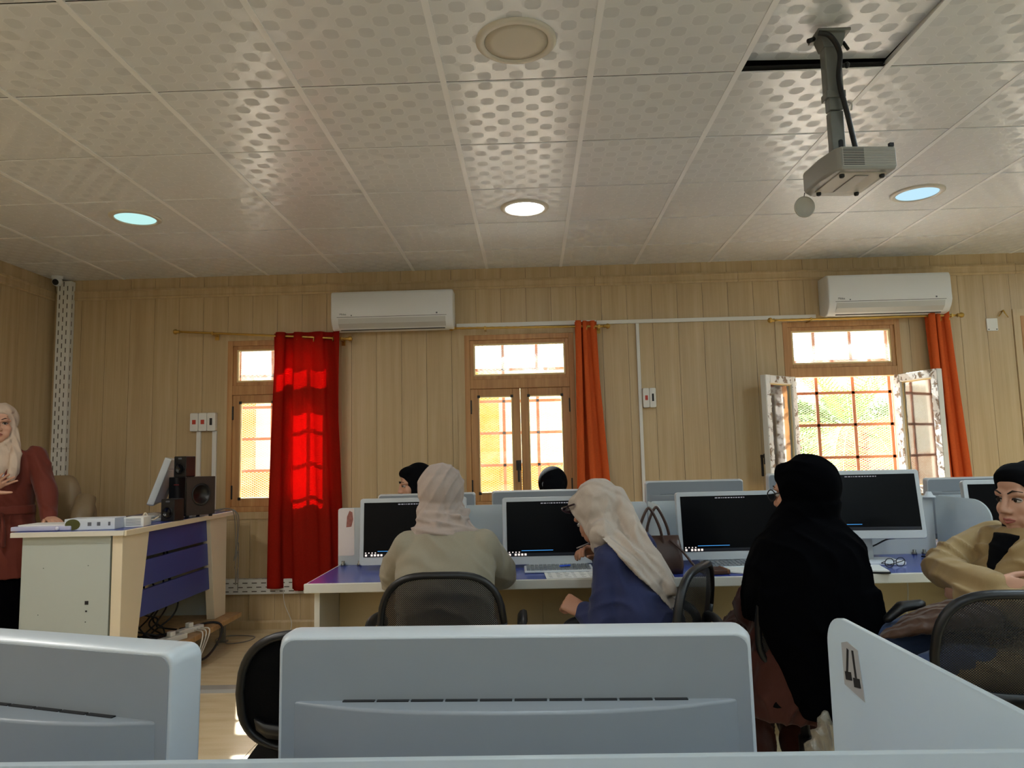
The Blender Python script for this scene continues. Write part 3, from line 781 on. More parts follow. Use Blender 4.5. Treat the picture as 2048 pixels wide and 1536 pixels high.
# ------------------------------------------------------------------ platform and teacher desk
t = thing('desk_platform', 'low chipboard platform on grey steel legs under the teacher desk', 'platform', (-2.6, 4.7, 0))
MB().box(-3.08, -2.165, 3.86, 5.42, .168, .20).build('board', M['edge_wood'], t, bevel=.003, world=True)
for x, y in ((-2.28, 5.36), (-2.28, 3.96), (-2.98, 5.36), (-2.98, 3.96)):
    MB().box(x-.035, x+.035, y-.025, y+.025, 0, .012).box(x-.018, x+.018, y-.018, y+.018, .012, .168).build('leg', M['steel'], t, bevel=.002, world=True)
t = thing('teacher_desk', 'teacher desk with pale side panel and three blue front slats', 'desk', (-2.6, 4.7, .20))
P0, P1 = .20, .912
MB().box(-2.825, -2.33, 3.99, 4.012, P0, P1).build('side_panel', M['desk_grey'], t, bevel=.002, world=True)
def leg_panel(ya, yb, yc, yd, name):
    # tapered front leg: (ya..yb) at the floor, (yc..yd) at the top
    m = MB(); m.rings([[(-2.262, ya, P0), (-2.262, yb, P0), (-2.262, yd, P1), (-2.262, yc, P1)], [(-2.32, ya, P0), (-2.32, yb, P0), (-2.32, yd, P1), (-2.32, yc, P1)]])
    m.build(name, M['desk_warm_lit'], t, bevel=.003, world=True)
leg_panel(3.99, 4.15, 3.99, 4.27, 'front_leg'); leg_panel(5.18, 5.36, 5.08, 5.36, 'front_leg')
MB().box(-2.825, -2.33, 5.335, 5.36, P0, P1).build('side_panel', M['desk_grey'], t, bevel=.002, world=True)
for k in range(3):
    z1 = .905-k*.17; MB().box(-2.312, -2.290, 4.10, 5.22, z1-.150, z1).build('front_slat', M['slat_blue'], t, bevel=.002, world=True)
MB().box(-2.81, -2.79, 4.012, 5.335, .45, P1).build('back_rail', M['desk_grey'], t, world=True)
for x, y, s in ((-2.452, .55, .020), (-2.453, .505, .009), (-2.455, .448, .005), (-2.70, .74, .004), (-2.45, .75, .004), (-2.72, .49, .004)):
    MB().box(x-s/2, x+s/2, 3.9885, 3.9905, y-s/2, y+s/2).build('cable_hole' if s > .008 else 'screw_hole', M['dark'], t, world=True)
MB().box(-2.865, -2.245, 3.965, 5.42, .932, .940).build('top_surface', M['desk_blue'], t, world=True)
m = MB(); m.prism([(3.955, .912), (3.955, .936), (3.962, .939), (5.423, .939), (5.430, .936), (5.430, .912)], -2.87, -2.24, 'x'); m.build('top', M['desk_white'], t, world=True)
MB().box(-2.242, -2.228, 3.965, 5.43, .908, .9385).build('edge_band', M['desk_warm_lit'], t, bevel=.003, world=True)

ZD = .9405
t = thing('folder', 'pale translucent document folder lying on the teacher desk', 'folder', (-2.735, 4.09, ZD))
MB().prism([(-.17, -.09), (.17, -.09), (.175, .0), (.165, .11), (-.165, .11), (-.178, .0)], 0, .026, 'z').build('sleeve', pmat('lilac plastic', srgb(186, 188, 214), .25), t, bevel=.006)
MB().prism([(-.14, -.07), (.16, -.07), (.16, .10), (-.14, .10)], .026, .034, 'z').build('paper_stack', M['paper'], t)
MB().lathe([(.011, 0), (.011, .008), (.006, .010)], 12, Matrix.Translation((.10, -.092, .014)) @ Matrix.Rotation(PI/2, 4, 'X')).build('snap_button', pmat('clear button', srgb(220, 222, 238), .2), t, True)
t = thing('cardboard_box', 'flat white printed box beside the folder on the teacher desk', 'box', (-2.475, 4.07, ZD), math.radians(6))
MB().box(-.135, .135, -.05, .09, 0, .062).build('carton', pmat('carton white', srgb(206, 214, 222), .5), t, bevel=.002)
pr_ = MB().lathe([(.030, 0), (.030, .0012)], 20, Matrix.Translation((-.09, -.0505, .031)) @ Matrix.Rotation(PI/2, 4, 'X') @ Matrix.Scale(1.35, 4, (1, 0, 0))).build('printed_oval', pmat('green print', srgb(74, 76, 26), .5, var=.4, vscale=30), t)
for x, s in ((-.01, .02), (.04, .018), (.10, .012)): MB().box(x, x+s, -.0512, -.0502, .022, .042).build('print_mark', M['mark'], t)
t = thing('paper_pack', 'short stack of white printed sheets at the end of the flat box', 'papers', (-2.31, 4.21, ZD), math.radians(10))
MB().box(-.05, .06, -.06, .07, 0, .055).build('sheets', M['paper'], t, bevel=.002)
for k in range(6): MB().box(-.035, .045, -.0612, -.0602, .010+k*.007, .0125+k*.007).build('print_line', M['mark'], t)
t = thing('keyboard', 'white keyboard with tangled cord lying behind the paper stack', 'keyboard', (-2.46, 4.47, ZD), math.radians(68))
MB().prism([(-.07, .0), (.07, 0), (.07, .028), (-.07, .016)], -.20, .20, 'x').build('case', M['ac_white'], t, bevel=.003)
for r in range(4):
    for c in range(12): MB().box(-.185+c*.031, -.185+c*.031+.026, -.055+r*.03, -.055+r*.03+.025, .024, .034).build('key', M['ac_grey'], t)
MB().tube(catmull([(-.1, -.08, .02), (-.04, -.10, .035), (-.02, -.11, .06), (.0, -.115, .03), (.04, -.1, .012), (.1, -.09, .03)], 6), .006, 6).build('cord', pmat('cream cord', srgb(226, 208, 178), .5), t, True)

# ------------------------------------------------------------------ speakers
def satellite(loc, rz, label):
    t = thing('speaker', label, 'speaker', loc, rz, 'small black desk speakers')
    MB().prism(rrect(-.046, .046, 0, .138, .006), -.05, .05, 'y').build('cabinet', M['plastic_black'], t, bevel=.003)
    MB().lathe([(.036, 0), (.036, .004), (.030, .002), (.010, -.012), (.0001, -.006)], 22, Matrix.Translation((0, -.0505, .055)) @ Matrix.Rotation(PI/2, 4, 'X')).build('driver', M['plastic_gloss'], t, True)
    MB().prism(rrect(-.014, .014, .118, .128, .004), -.0515, -.05, 'y').build('badge', M['mark'], t)
    return t
t = thing('subwoofer', 'dark brown subwoofer with round side driver on the teacher desk', 'speaker', (-2.285, 4.86, ZD), math.radians(-28))
MB().box(-.085, .085, -.11, .11, .016, .268).build('cabinet', pmat('brown vinyl wood', srgb(52, 38, 32), .5, var=.1, vscale=10), t, bevel=.003)
MB().box(-.085, .085, -.122, -.1105, .016, .268).build('front_panel', M['plastic_gloss'], t, bevel=.003)
MB().lathe([(.075, 0), (.072, .004), (.062, .001), (.03, -.02), (.0001, -.01)], 30, Matrix.Translation((.0855, .0, .15)) @ Matrix.Rotation(PI/2, 4, 'Y')).build('driver', M['plastic_black'], t, True)
MB().box(-.03, .02, -.1235, -.1215, .215, .222).build('display', pmat('red display', srgb(90, 12, 14), .4), t)
MB().lathe([(.018, 0), (.018, .014), (.015, .016)], 18, Matrix.Translation((0, -.122, .10)) @ Matrix.Rotation(PI/2, 4, 'X')).build('volume_knob', pmat('blue knob', srgb(20, 22, 60), .3), t, True)
for x in (-.065, .065):
    for y in (-.09, .09): MB().lathe([(.012, 0), (.014, .016)], 10, Matrix.Translation((x, y, 0))).build('foot', M['plastic_black'], t, True)
satellite((-2.272, 4.56, ZD), math.radians(-8), 'small black speaker standing in front of the brown subwoofer')
satellite((-2.345, 4.86, ZD+.2685), math.radians(-10), 'small black speaker standing on top of the brown subwoofer')
t = thing('router', 'small white box standing behind the black speakers on the teacher desk', 'router', (-2.49, 5.19, ZD), math.radians(-20))
MB().box(-.05, .05, -.012, .012, .02, .31).build('case', M['pvc'], t, bevel=.003); MB().prism([(-.055, -.03), (.055, -.03), (.055, .03), (-.055, .03)], 0, .02, 'z').build('stand', M['pvc'], t, bevel=.003)

# ------------------------------------------------------------------ monitors
def monitor_parts(root, W=.53, H=.325, lit=True, tilt=-.10, lift=.045, blue=False, icons=True):
    """origin on the desk; screen faces -y. tilt leans the top back (+y)"""
    piv = Vector((0, .03, lift+H*.45)); T = Matrix.Translation(piv) @ Matrix.Rotation(tilt, 4, 'X') @ Matrix.Translation(-piv)
    z0, z1 = lift, lift+H
    def put(mb, *a, **k): 
        mb.v = [tuple(T @ Vector(v)) for v in mb.v]; return mb.build(*a, **k)
    m = MB()
    out = rrect(-W/2, W/2, z0, z1, .014, 5)
    m.rings([[(x*.992, -.022, z0+(z-z0)*.994+.001) for x, z in out], [(x, -.016, z) for x, z in out], [(x, .006, z) for x, z in out], [(x*.985, .020, (z-(z0+z1)/2)*.975+(z0+z1)/2) for x, z in out]])
    hs = put(m, 'housing', M['mon_white'], root, bevel=.0025)
    bs = MB(); bs.rings([[(x*.975, .0195, (z-(z0+z1)/2)*.962+(z0+z1)/2) for x, z in out], [(x*.972, .0208, (z-(z0+z1)/2)*.958+(z0+z1)/2) for x, z in out]]); put(bs, 'back_shell', M['mon_back'], root)
    bz = .021
    put(MB().box(-W/2+bz, W/2-bz, -.0232, -.0225, z0+.040, z1-bz), 'screen', M['screen'], root)
    if icons:
        put(MB().box(-W/2+bz+.004, W/2-bz-.004, -.0236, -.0233, z0+.043, z0+.055), 'taskbar', pmat('taskbar', srgb(8, 12, 30), .4), root)
        ic = MB(); 
        for k, x in enumerate((.008, .036, .052, .068, .084)): ic.box(-W/2+bz+x, -W/2+bz+x+.010, -.0240, -.0237, z0+.044, z0+.054)
        for k in range(4): ic.box(-W/2+bz+.008+k*.016, -W/2+bz+.014+k*.016, -.0240, -.0237, z0+.058, z0+.063)
        o = put(ic, 'screen_icons', M['icon'], root); o['kind'] = 'stuff'
        put(MB().box(-W/2+bz+.07, -.02, -.0238, -.0234, z0+.0665, z0+.0685), 'progress_line', M['icon_blue'], root)
        tx = MB(); x = -W*.14
        rnd = random.Random(2)
        while x < W*.13:
            w = rnd.uniform(.004, .012); tx.box(x, x+w, -.0238, -.0234, z1-bz-.012, z1-bz-.0075); x += w+.004
        o = put(tx, 'screen_text', M['icon_dim'], root); o['kind'] = 'stuff'
    # rear housing: arc in plan, ledge on top, vent slots along it
    n = 20; hw = W*.46; zt = z1-.072; arc = []
    for k in range(n+1):
        u = -1+2*k/n; arc.append((hw*u, .019+.040*(1-abs(u)**2.6)+.002))
    poly = [(-hw, .010)]+[arc[0]]+arc[1:]+[(hw, .010)]
    rh = MB(); rh.rings([[(x, y, z0+.03) for x, y in poly], [(x, y, zt-.004) for x, y in poly], [(x*.996, .010+(y-.010)*.96, zt) for x, y in poly]])
    r = put(rh, 'rear_housing', M['mon_back'], root, bevel=.002)
    for k in range(10):
        xa = -hw*.78+k*hw*.156; put(MB().box(xa, xa+hw*.145, .0195, .0265, zt-.003, zt+.0012), 'vent_slot', M['dark'], r)
    pl = MB().prism(rrect(-.10, .10, z0+.085, z0+.165, .008), .055, .0625, 'y'); put(pl, 'mount_plate', M['mon_back'], r, bevel=.001)
    # stand
    b = MB(); b.prism(rrect(-.145, .145, -.10, .11, .02, 4), 0, .010, 'z'); b.build('base', M['mon_edge'], root, bevel=.003)
    ft = MB(); ft.prism([(-.10, .010), (-.096, .017), (-.06, .020), (-.02, .012), (-.02, .010)], -.14, .14, 'x'); ft.build('base_lip', M['mon_edge'], root)
    nk = MB(); nk.rings([[(-.05, .045, .008), (.05, .045, .008), (.05, .085, .008), (-.05, .085, .008)], [(-.045, .058, lift+H*.5), (.045, .058, lift+H*.5), (.045, .082, lift+H*.5), (-.045, .082, lift+H*.5)]])
    nk.build('neck', M['mon_white'], root, bevel=.004)
    return root
M['icon'] = emat('icon glow', srgb(206, 196, 190), .8); M['icon_blue'] = emat('progress glow', srgb(70, 150, 220), .8); M['icon_dim'] = emat('screen text glow', srgb(150, 150, 156), .45)
DZ = .751
def monitor(x, y, rz, label, group, lift=.045, tilt=-.10, icons=True, z=DZ):
    t = thing('computer_monitor', label, 'monitor', (x, y, z), rz, group)
    return monitor_parts(t, lift=lift, tilt=tilt, icons=icons)
G1, G2, G3 = 'monitors facing the room on the far desks', 'monitors facing the window wall', 'monitors on the near desk'
R = math.radians
monitor(-.592, 3.625, R(0), 'silver monitor in front of the student in beige shirt, dark screen', G1, .020, -.08)
monitor(.115, 3.625, R(1), 'silver monitor in front of the student in navy shirt, dark screen', G1, .010, -.08)
monitor(.965, 3.60, R(2), 'silver monitor left of the student in black, dark screen', G1, .018, -.10)
monitor(1.585, 3.55, R(-6), 'raised silver monitor right of the student in black, dark screen', G1, .105, -.16)
monitor(2.36, 3.58, R(-6), 'silver monitor at the right edge behind the frosted side panel', G1, .045, -.12)
monitor(-.575, 3.985, PI+R(2), 'back of a silver monitor behind the head of the student in beige shirt', G2, .025, -.05, False)
monitor(.045, 3.985, PI+R(1), 'back of a silver monitor below the black headscarf at the centre window', G2, .030, -.05, False)
monitor(.877, 3.985, PI+R(1), 'back of a silver monitor below the pair of outlet boxes', G2, .065, -.05, False)
monitor(1.535, 3.985, PI+R(1), 'back of a silver monitor below the open window', G2, .090, -.05, False)
monitor(2.375, 3.985, PI+R(1), 'back of a silver monitor behind the frosted side panel at right', G2, .048, -.05, False)
monitor(-.027, .842, PI+R(-1.5), 'back of the wide silver monitor in the centre foreground', G3, .018, .02, False)
monitor(-.625, .862, PI+R(-17), 'back of the silver monitor in the left foreground', G3, .018, .02, False)
# teacher's screen seen edge-on
t = thing('computer_monitor', 'silver monitor seen edge-on leaning back on the teacher desk', 'monitor', (-2.56, 4.98, ZD), R(-68))
monitor_parts(t, lift=.07, tilt=-.33, icons=False)

# ------------------------------------------------------------------ student desks with frosted dividers
def student_desk(x0, x1, y0, y1, label, group, z=.75):
    t = thing('student_desk', label, 'desk', ((x0+x1)/2, (y0+y1)/2, 0), 0, group)
    yc = (y0+y1)/2
    def B(m, name, mat, **k): return m.build(name, mat, t, world=True, **k)
    B(MB().box(x0+.012, x1-.012, y0+.012, y1-.012, z-.002, z+.001), 'blue_surface', M['desk_blue'])
    for ya, yb in ((y0, y0+.014), (y1-.014, y1)):
        B(MB().box(x0, x1, ya, yb, z-.040, z+.0015), 'edge_band', M['desk_white'], bevel=.004)
    B(MB().box(x0+.001, x1-.001, y0+.013, y1-.013, z-.028, z-.002), 'top_board', M['desk_white'])
    for xa in (x0+.03, x1-.055):
        B(MB().box(xa, xa+.025, y0+.06, y1-.06, 0, z-.028), 'leg_panel', M['desk_white'], bevel=.002)
    n = 3; w = (x1-x0-.115)/n
    for k in range(n):
        B(MB().box(x0+.056+k*w+.001, x0+.056+(k+1)*w-.001, yc-.17, yc-.152, .10, z-.028), 'modesty_panel', M['beige_panel'])
        B(MB().box(x0+.056+k*w+.001, x0+.056+(k+1)*w-.001, yc+.152, yc+.17, .10, z-.028), 'modesty_panel', M['beige_panel'])
    return t
student_desk(-1.02, .598, 3.24, 4.36, 'blue-topped double desk used by the students in beige and navy', 'blue-topped double desks')
student_desk(.602, 2.058, 3.22, 4.36, 'blue-topped double desk used by the student in black', 'blue-topped double desks')
student_desk(2.062, 3.50, 3.22, 4.36, 'blue-topped double desk cut off by the right edge', 'blue-topped double desks')
student_desk(-1.30, 1.60, .07, 1.175, 'near double desk hidden below the foreground monitors', 'blue-topped double desks')
def clamp(x, y, z, parent, s=1):
    MB().lathe([(.012, 0), (.012, .008), (.008, .012), (.008, .024)], 12, Matrix.Translation((x, y-.018, z))).build('clamp', M['steel'], parent, True, world=True)
def divider(x0, x1, y, z0, z1, label, knobs=()):
    t = thing('frosted_divider', label, 'divider', ((x0+x1)/2, y, z0), 0, 'frosted glass dividers')
    MB().prism(rrect(x0, x1, z0, z1, .02, 4, (0, 0, 1, 1)), y-.004, y+.004, 'y').build('glass_panel', M['frost'], t, bevel=.001, world=True)
    for x in knobs: clamp(x, y, z0, t)
    return t
def side_panel(x, ya, yb, z0, z1, label, r=.14, vr=.62):
    t = thing('side_panel', label, 'divider', (x, (ya+yb)/2, z0), 0, 'frosted side panels')
    n = 10; pts = [(yb, z0), (yb, z1)] if ya < yb else [(yb, z0), (yb, z1)]
    s = 1 if ya < yb else -1
    for k in range(n+1):
        a = .5*PI*k/n; pts.append((ya+s*(r-r*math.sin(a)), z1-r*vr+r*vr*math.cos(a)))
    pts.append((ya, z0))
    MB().prism(pts, x-.004, x+.004, 'x').build('glass_panel', M['frost'], t, bevel=.001, world=True)
    return t
DT = 1.045
divider(-1.015, .592, 3.80, DZ, DT, 'long frosted divider between the far monitors on the left', (-.985, -.90, .3))
divider(.608, 2.050, 3.80, DZ, DT, 'long frosted divider behind the student in black', (.70, 1.93, 1.98))
divider(2.070, 3.49, 3.80, DZ, DT, 'frosted divider at the right edge behind the curved side panel', (2.2, 3.2))
sp = side_panel(2.060, 3.34, 3.79, DZ, DT, 'curved frosted side panel on the desk beside the student in khaki')
MB().lathe([(.034, 0), (.034, .006), (.020, .012), (.012, .03)], 20, Matrix.Translation((2.035, 3.80, DT-.012))).build('top_clamp', M['mon_edge'], sp, True, world=True)
side_panel(.600, 3.40, 3.79, DZ, DT, 'curved frosted side panel behind the leaning student in navy')
divider(-1.28, 1.58, .625, DZ, DT-.005, 'frosted divider across the bottom of the picture')
sp = side_panel(.442, 1.132, .631, DZ, DT, 'near frosted side panel with a taped number seventeen', r=.058, vr=.8)
lab = MB(); lx = .4374
pt = pmat('taped label', srgb(176, 176, 172), .4)
MB().prism([(1.014, .950), (1.076, .955), (1.078, 1.012), (1.058, 1.018), (1.026, 1.014)], lx-.0006, lx+.0003, 'x').build('paper_label', pt, sp, world=True)
dg = MB(); 
def stroke(a, b, w): 
    p, q = Vector(a), Vector(b); d = (q-p).normalized(); n_ = Vector((-d.y, d.x))*w/2
    vs = [p-n_, q-n_, q+n_, p+n_]
    dg.add([(lx-.0012, v.x, v.y) for v in vs]+[(lx-.0004, v.x, v.y) for v in vs], [(0, 1, 2, 3), (7, 6, 5, 4), (0, 4, 5, 1), (1, 5, 6, 2), (2, 6, 7, 3), (3, 7, 4, 0)])
stroke((1.057, 1.008), (1.064, .974), .0055); stroke((1.070, .969), (1.050, .973), .011)
stroke((1.042, 1.010), (1.036, .975), .0055); stroke((1.044, .967), (1.024, .971), .012)
o = dg.build('number', M['dark'], sp, world=True); o['kind'] = 'stuff'

# ------------------------------------------------------------------ mesh-back office chairs
def chair_mesh_mat():
    b = N('chair mesh'); co = b.coords((1, 1, 1), rot=(0, PI/4, 0))
    w1 = b.n('TexWave', Vector=co, Scale=62.0, _bands_direction='X', _wave_profile='SIN').outputs[1]
    w2 = b.n('TexWave', Vector=co, Scale=62.0, _bands_direction='Z', _wave_profile='SIN').outputs[1]
    hole = b.math('MULTIPLY', b.math('GREATER_THAN', w1, .58), b.math('GREATER_THAN', w2, .58))
    s = b.n('BsdfPrincipled', Base_Color=srgb(20, 20, 22), Roughness=.6).outputs[0]
    return b.out(b.n('MixShader', i0=hole, i1=s, i2=b.n('BsdfTransparent').outputs[0]).outputs[0])
M['chair_mesh'] = chair_mesh_mat()
M['chair_black'] = pmat('chair plastic', srgb(20, 20, 22), .42)
M['chair_fabric'] = pmat('chair seat fabric', srgb(8, 8, 9), .95, spec=.1, bump=.3, bscale=200)
def back_pt(u, v):
    """backrest surface: u -1..1 across, v -1..1 up; curved round the sitter"""
    hw = .222-.035*max(0, v)**1.5-.03*max(0, -v)**3
    x = hw*u
    return (x, -.235+.10*x*x/.05*.35+.035*(v*v)*.6-.025*v, .70+.175*v)
def make_chair():
    t = thing('office_chair', 'x', 'chair', (0, 0, 0), 0, 'black mesh-back office chairs')
    n = 44; ring = []
    def sq(a):
        c, s = math.cos(a), math.sin(a); e = .55
        return (math.copysign(abs(c)**e, c), math.copysign(abs(s)**e, s))
    ring = [back_pt(*sq(2*PI*k/n)) for k in range(n+1)]
    MB().tube(ring, .0165, 8, .8).build('back_frame', M['chair_black'], t, True)
    def disc(i, j):
        a = 2*PI*i; r = j*.985; u, v = sq(a); return back_pt(u*r, v*r)
    o = MB().grid(disc, 40, 8).build('mesh_back', M['chair_mesh'], t, True)
    lb = MB(); lb.rings([[back_pt(-.82, -.42), back_pt(-.82, -.62), tuple(Vector(back_pt(-.82, -.62))+Vector((0, -.014, 0))), tuple(Vector(back_pt(-.82, -.42))+Vector((0, -.014, 0)))]]+
        [[tuple(Vector(back_pt(u, -.45-.12*(1-u*u)))), tuple(Vector(back_pt(u, -.70-.12*(1-u*u)))), tuple(Vector(back_pt(u, -.70-.12*(1-u*u)))+Vector((0, -.016, 0))), tuple(Vector(back_pt(u, -.45-.12*(1-u*u)))+Vector((0, -.016, 0)))] for u in [-.7+.1*k for k in range(15)]]+
        [[back_pt(.82, -.42), back_pt(.82, -.62), tuple(Vector(back_pt(.82, -.62))+Vector((0, -.014, 0))), tuple(Vector(back_pt(.82, -.42))+Vector((0, -.014, 0)))]])
    lb.build('lumbar_band', M['chair_black'], t, True)
    MB().tube([(0, -.10, .415), (0, -.24, .43), (0, -.275, .50), (0, -.262, .60)], [.03, .032, .03, .024], 8, .5).build('spine', M['chair_black'], t, True)
    st = MB(); out = rrect(-.235, .235, -.215, .235, .09, 5)
    st.rings([[(x*.93, y*.93, .415) for x, y in out], [(x, y, .43) for x, y in out], [(x, y, .455) for x, y in out], [(x*.95, y*.95, .478) for x, y in out], [(x*.7, y*.7, .487) for x, y in out]])
    st.build('seat', M['chair_fabric'], t, True)
    for s in (-1, 1):
        pts = catmull([(s*.20, -.02, .425), (s*.265, -.03, .44), (s*.285, -.10, .54), (s*.285, -.13, .62), (s*.285, -.08, .672), (s*.285, .04, .675), (s*.285, .14, .655), (s*.285, .165, .62)], 5)
        MB().tube(pts, .0155, 8, 1.3).build('armrest', M['chair_black'], t, True)
    MB().cyl((0, 0, .10), (0, 0, .26), .028, 14).cyl((0, 0, .26), (0, 0, .41), .018, 14).build('gas_column', M['chair_black'], t, True)
    MB().box(-.09, .09, -.10, .10, .395, .418).build('tilt_plate', M['chair_black'], t, bevel=.006)
    for k in range(5):
        a = 2*PI*k/5+.3; c, s = math.cos(a), math.sin(a)
        L = MB().tube([(c*.02, s*.02, .105), (c*.16, s*.16, .095), (c*.29, s*.29, .068)], [.026, .021, .015], 8, .8).build('base_leg', M['chair_black'], t, True)
        w = MB()
        for d in (-.012, .012):
            w.cyl((c*.29-s*(d-.007), s*.29+c*(d-.007), .027), (c*.29-s*(d+.007), s*.29+c*(d+.007), .027), .027, 12)
        w.cyl((c*.29, s*.29, .03), (c*.29, s*.29, .068), .006, 6)
        w.build('caster', M['chair_black'], L, True)
    return t
ch0 = make_chair()
def place_chair(x, y, rz, label, dz=0., first=[True]):
    o = ch0 if first[0] else copy_tree(ch0); first[0] = False
    o.location = (x, y, 0); o.rotation_euler = (0, 0, rz); o['label'] = label; return o
place_chair(-.335, 2.86, 0, 'black mesh-back office chair under the student in beige shirt')
place_chair(.405, 2.83, R(62), 'black mesh-back office chair turned sideways under the student in navy')
c3 = place_chair(.965, 2.75, R(-2), 'black mesh-back office chair under the student in black'); c3.scale = (.90, 1, 1)
for c in c3.children:
    if c.name.startswith('armrest') and c.data.vertices[0].co.x < 0: c.location.x -= .085; c.location.y -= .16; c.location.z += .035
place_chair(1.375, 2.33, R(-6), 'black mesh-back office chair at the right edge in front of the student in khaki')
eo = place_chair(-.625, 2.29, R(5), 'empty armless black fabric office chair behind the centre foreground monitor')
eo.scale = (1, 1, .93)
for c in list(eo.children):
    if c.name.startswith('armrest'): bpy.data.objects.remove(c)
    elif c.name.startswith('mesh_back'):
        c.data = c.data.copy(); c.data.materials[0] = M['chair_fabric']; c.name = 'padded_back' 
place_chair(-.73, 4.80, PI+R(20), 'black office chair under the far student facing left')
place_chair(.14, 4.82, PI, 'black office chair under the far student at the centre window')

# teacher's padded chair
M['beige_leather'] = pmat('beige leather', srgb(150, 130, 100), .5, var=.08, bump=.25, bscale=60)
t = thing('armchair', 'wide beige leather swivel chair behind the teacher', 'chair', (-3.50, 4.99, 0), R(155))
def pad(m, x0, x1, y0, y1, z0, z1, r):
    out = rrect(x0, x1, z0, z1, r, 5); k = .06
    cx, cz = (x0+x1)/2, (z0+z1)/2
    m.rings([[(cx+(x-cx)*.86, y0, cz+(z-cz)*.86) for x, z in out], [(x, y0+.03, z) for x, z in out], [(x, y1-.03, z) for x, z in out], [(cx+(x-cx)*.86, y1, cz+(z-cz)*.86) for x, z in out]])
m = MB(); pad(m, -.30, .30, -.33, -.20, .55, 1.10, .16); m.build('back_shell', M['beige_leather'], t, True)
m = MB(); pad(m, -.24, .24, -.24, -.13, .78, 1.235, .13); m.build('head_cushion', M['beige_leather'], t, True)
for s in (-1, 1):
    m = MB(); m.tube([(s*.30, -.22, 1.08), (s*.335, -.16, .95), (s*.33, -.12, .80), (s*.31, -.12, .66)], [.06, .075, .07, .05], 10); m.build('side_bolster', M['beige_leather'], t, True)
    MB().tube([(s*.27, -.2, .50), (s*.31, -.16, .68), (s*.31, .16, .68), (s*.27, .2, .48)], [.03, .04, .04, .03], 8).build('armrest', M['beige_leather'], t, True)
m = MB(); out = rrect(-.27, .27, -.22, .27, .1, 5); m.rings([[(x*.94, y*.94, .40) for x, y in out], [(x, y, .43) for x, y in out], [(x, y, .49) for x, y in out], [(x*.9, y*.9, .52) for x, y in out]]); m.build('seat', M['beige_leather'], t, True)
MB().cyl((0, 0, .08), (0, 0, .42), .03, 12).build('column', M['chair_black'], t, True)
for k in range(5):
    a = 2*PI*k/5; MB().tube([(0, 0, .10), (math.cos(a)*.3, math.sin(a)*.3, .06)], [.03, .02], 8).ell((math.cos(a)*.3, math.sin(a)*.3, .028), (.028, .028, .028), 10, 6).build('base_leg', M['chair_black'], t, True)

# ------------------------------------------------------------------ people: lofted volumes fused into one surface
def V(*a): return Vector(a)
class Blob(MB):
    def sph(s, c, r): return s.ell(c, (r, r, r), 14, 9)
    def chain(s, pts, rs, flat=1., up=None):
        pts = [Vector(p) for p in pts]
        s.tube(pts, rs, 14, flat, up)
        for p, r in zip(pts, rs): s.sph(p, r*min(1, flat)*.995)
        return s
    def loft(s, secs, n=26, ex=2.3):
        rings = []
        for c, a, b in secs:
            c, a, b = Vector(c), Vector(a), Vector(b); ring = []
            for j in range(n):
                t = 2*PI*j/n; cc, ss = math.cos(t), math.sin(t)
                ring.append(tuple(c + a*math.copysign(abs(cc)**(2/ex), cc) + b*math.copysign(abs(ss)**(2/ex), ss)))
            rings.append(ring)
        return s.rings(rings)
    def oell(s, c, r, B, seg=20, rg=12):
        return s.ell((0, 0, 0), r, seg, rg, Matrix.Translation(c) @ B)
def fuse(b, name, mat, root, voxel=.007, smooth=4, disp=None):
    o = b.build(name, mat, root, True, world=True)
    r = o.modifiers.new('fuse', 'REMESH'); r.mode = 'VOXEL'; r.voxel_size = voxel; r.use_smooth_shade = True
    s = o.modifiers.new('soften', 'SMOOTH'); s.factor = .5; s.iterations = smooth
    if disp:
        tx = bpy.data.textures.new('folds', 'CLOUDS'); tx.noise_scale = disp[0]; tx.noise_depth = 2
        d = o.modifiers.new('folds', 'DISPLACE'); d.texture = tx; d.strength = disp[1]; d.mid_level = .5; d.texture_coords = 'GLOBAL'
        s2 = o.modifiers.new('soften2', 'SMOOTH'); s2.factor = .5; s2.iterations = 1
    dg = bpy.context.evaluated_depsgraph_get(); dg.update()
    me = bpy.data.meshes.new_from_object(o.evaluated_get(dg)); old = o.data
    o.modifiers.clear(); o.data = me; me.name = name; bpy.data.meshes.remove(old)
    for p in me.polygons: p.use_smooth = True
    return o
from mathutils import noise as mnoise
def folds(o, specs, seed=0.):
    """soft cloth folds pushed into the surface itself: (direction across the folds, spacing, depth, warp, zmin, zmax)"""
    me = o.data; off = Vector((seed*3.1, seed*1.7, seed*2.3)); nrm = [v.normal.copy() for v in me.vertices]
    for v, n in zip(me.vertices, nrm):
        p = v.co; h = 0.; w = None
        for d, wl, amp, warp, z0, z1 in specs:
            if p.z < z0-.03 or p.z > z1+.03: continue
            if w is None: w = mnoise.noise_vector(p*5.+off); m = mnoise.noise(p*7.+off*2)
            k = min(1., (p.z-z0+.03)/.06, (z1+.03-p.z)/.06)
            ph = (p.dot(d)+w.dot(d)*warp)/wl
            c = abs(math.sin(PI*ph)); h += amp*k*((1-c)**1.6-.3)*max(0., min(1., .55+1.3*m))
        if h: v.co = p+n*h
    return o
def basis(fwd, up):
    f = Vector(fwd).normalized(); r = f.cross(Vector(up)).normalized(); u = r.cross(f).normalized()
    return Matrix(((r.x, f.x, u.x, 0), (r.y, f.y, u.y, 0), (r.z, f.z, u.z, 0), (0, 0, 0, 1)))
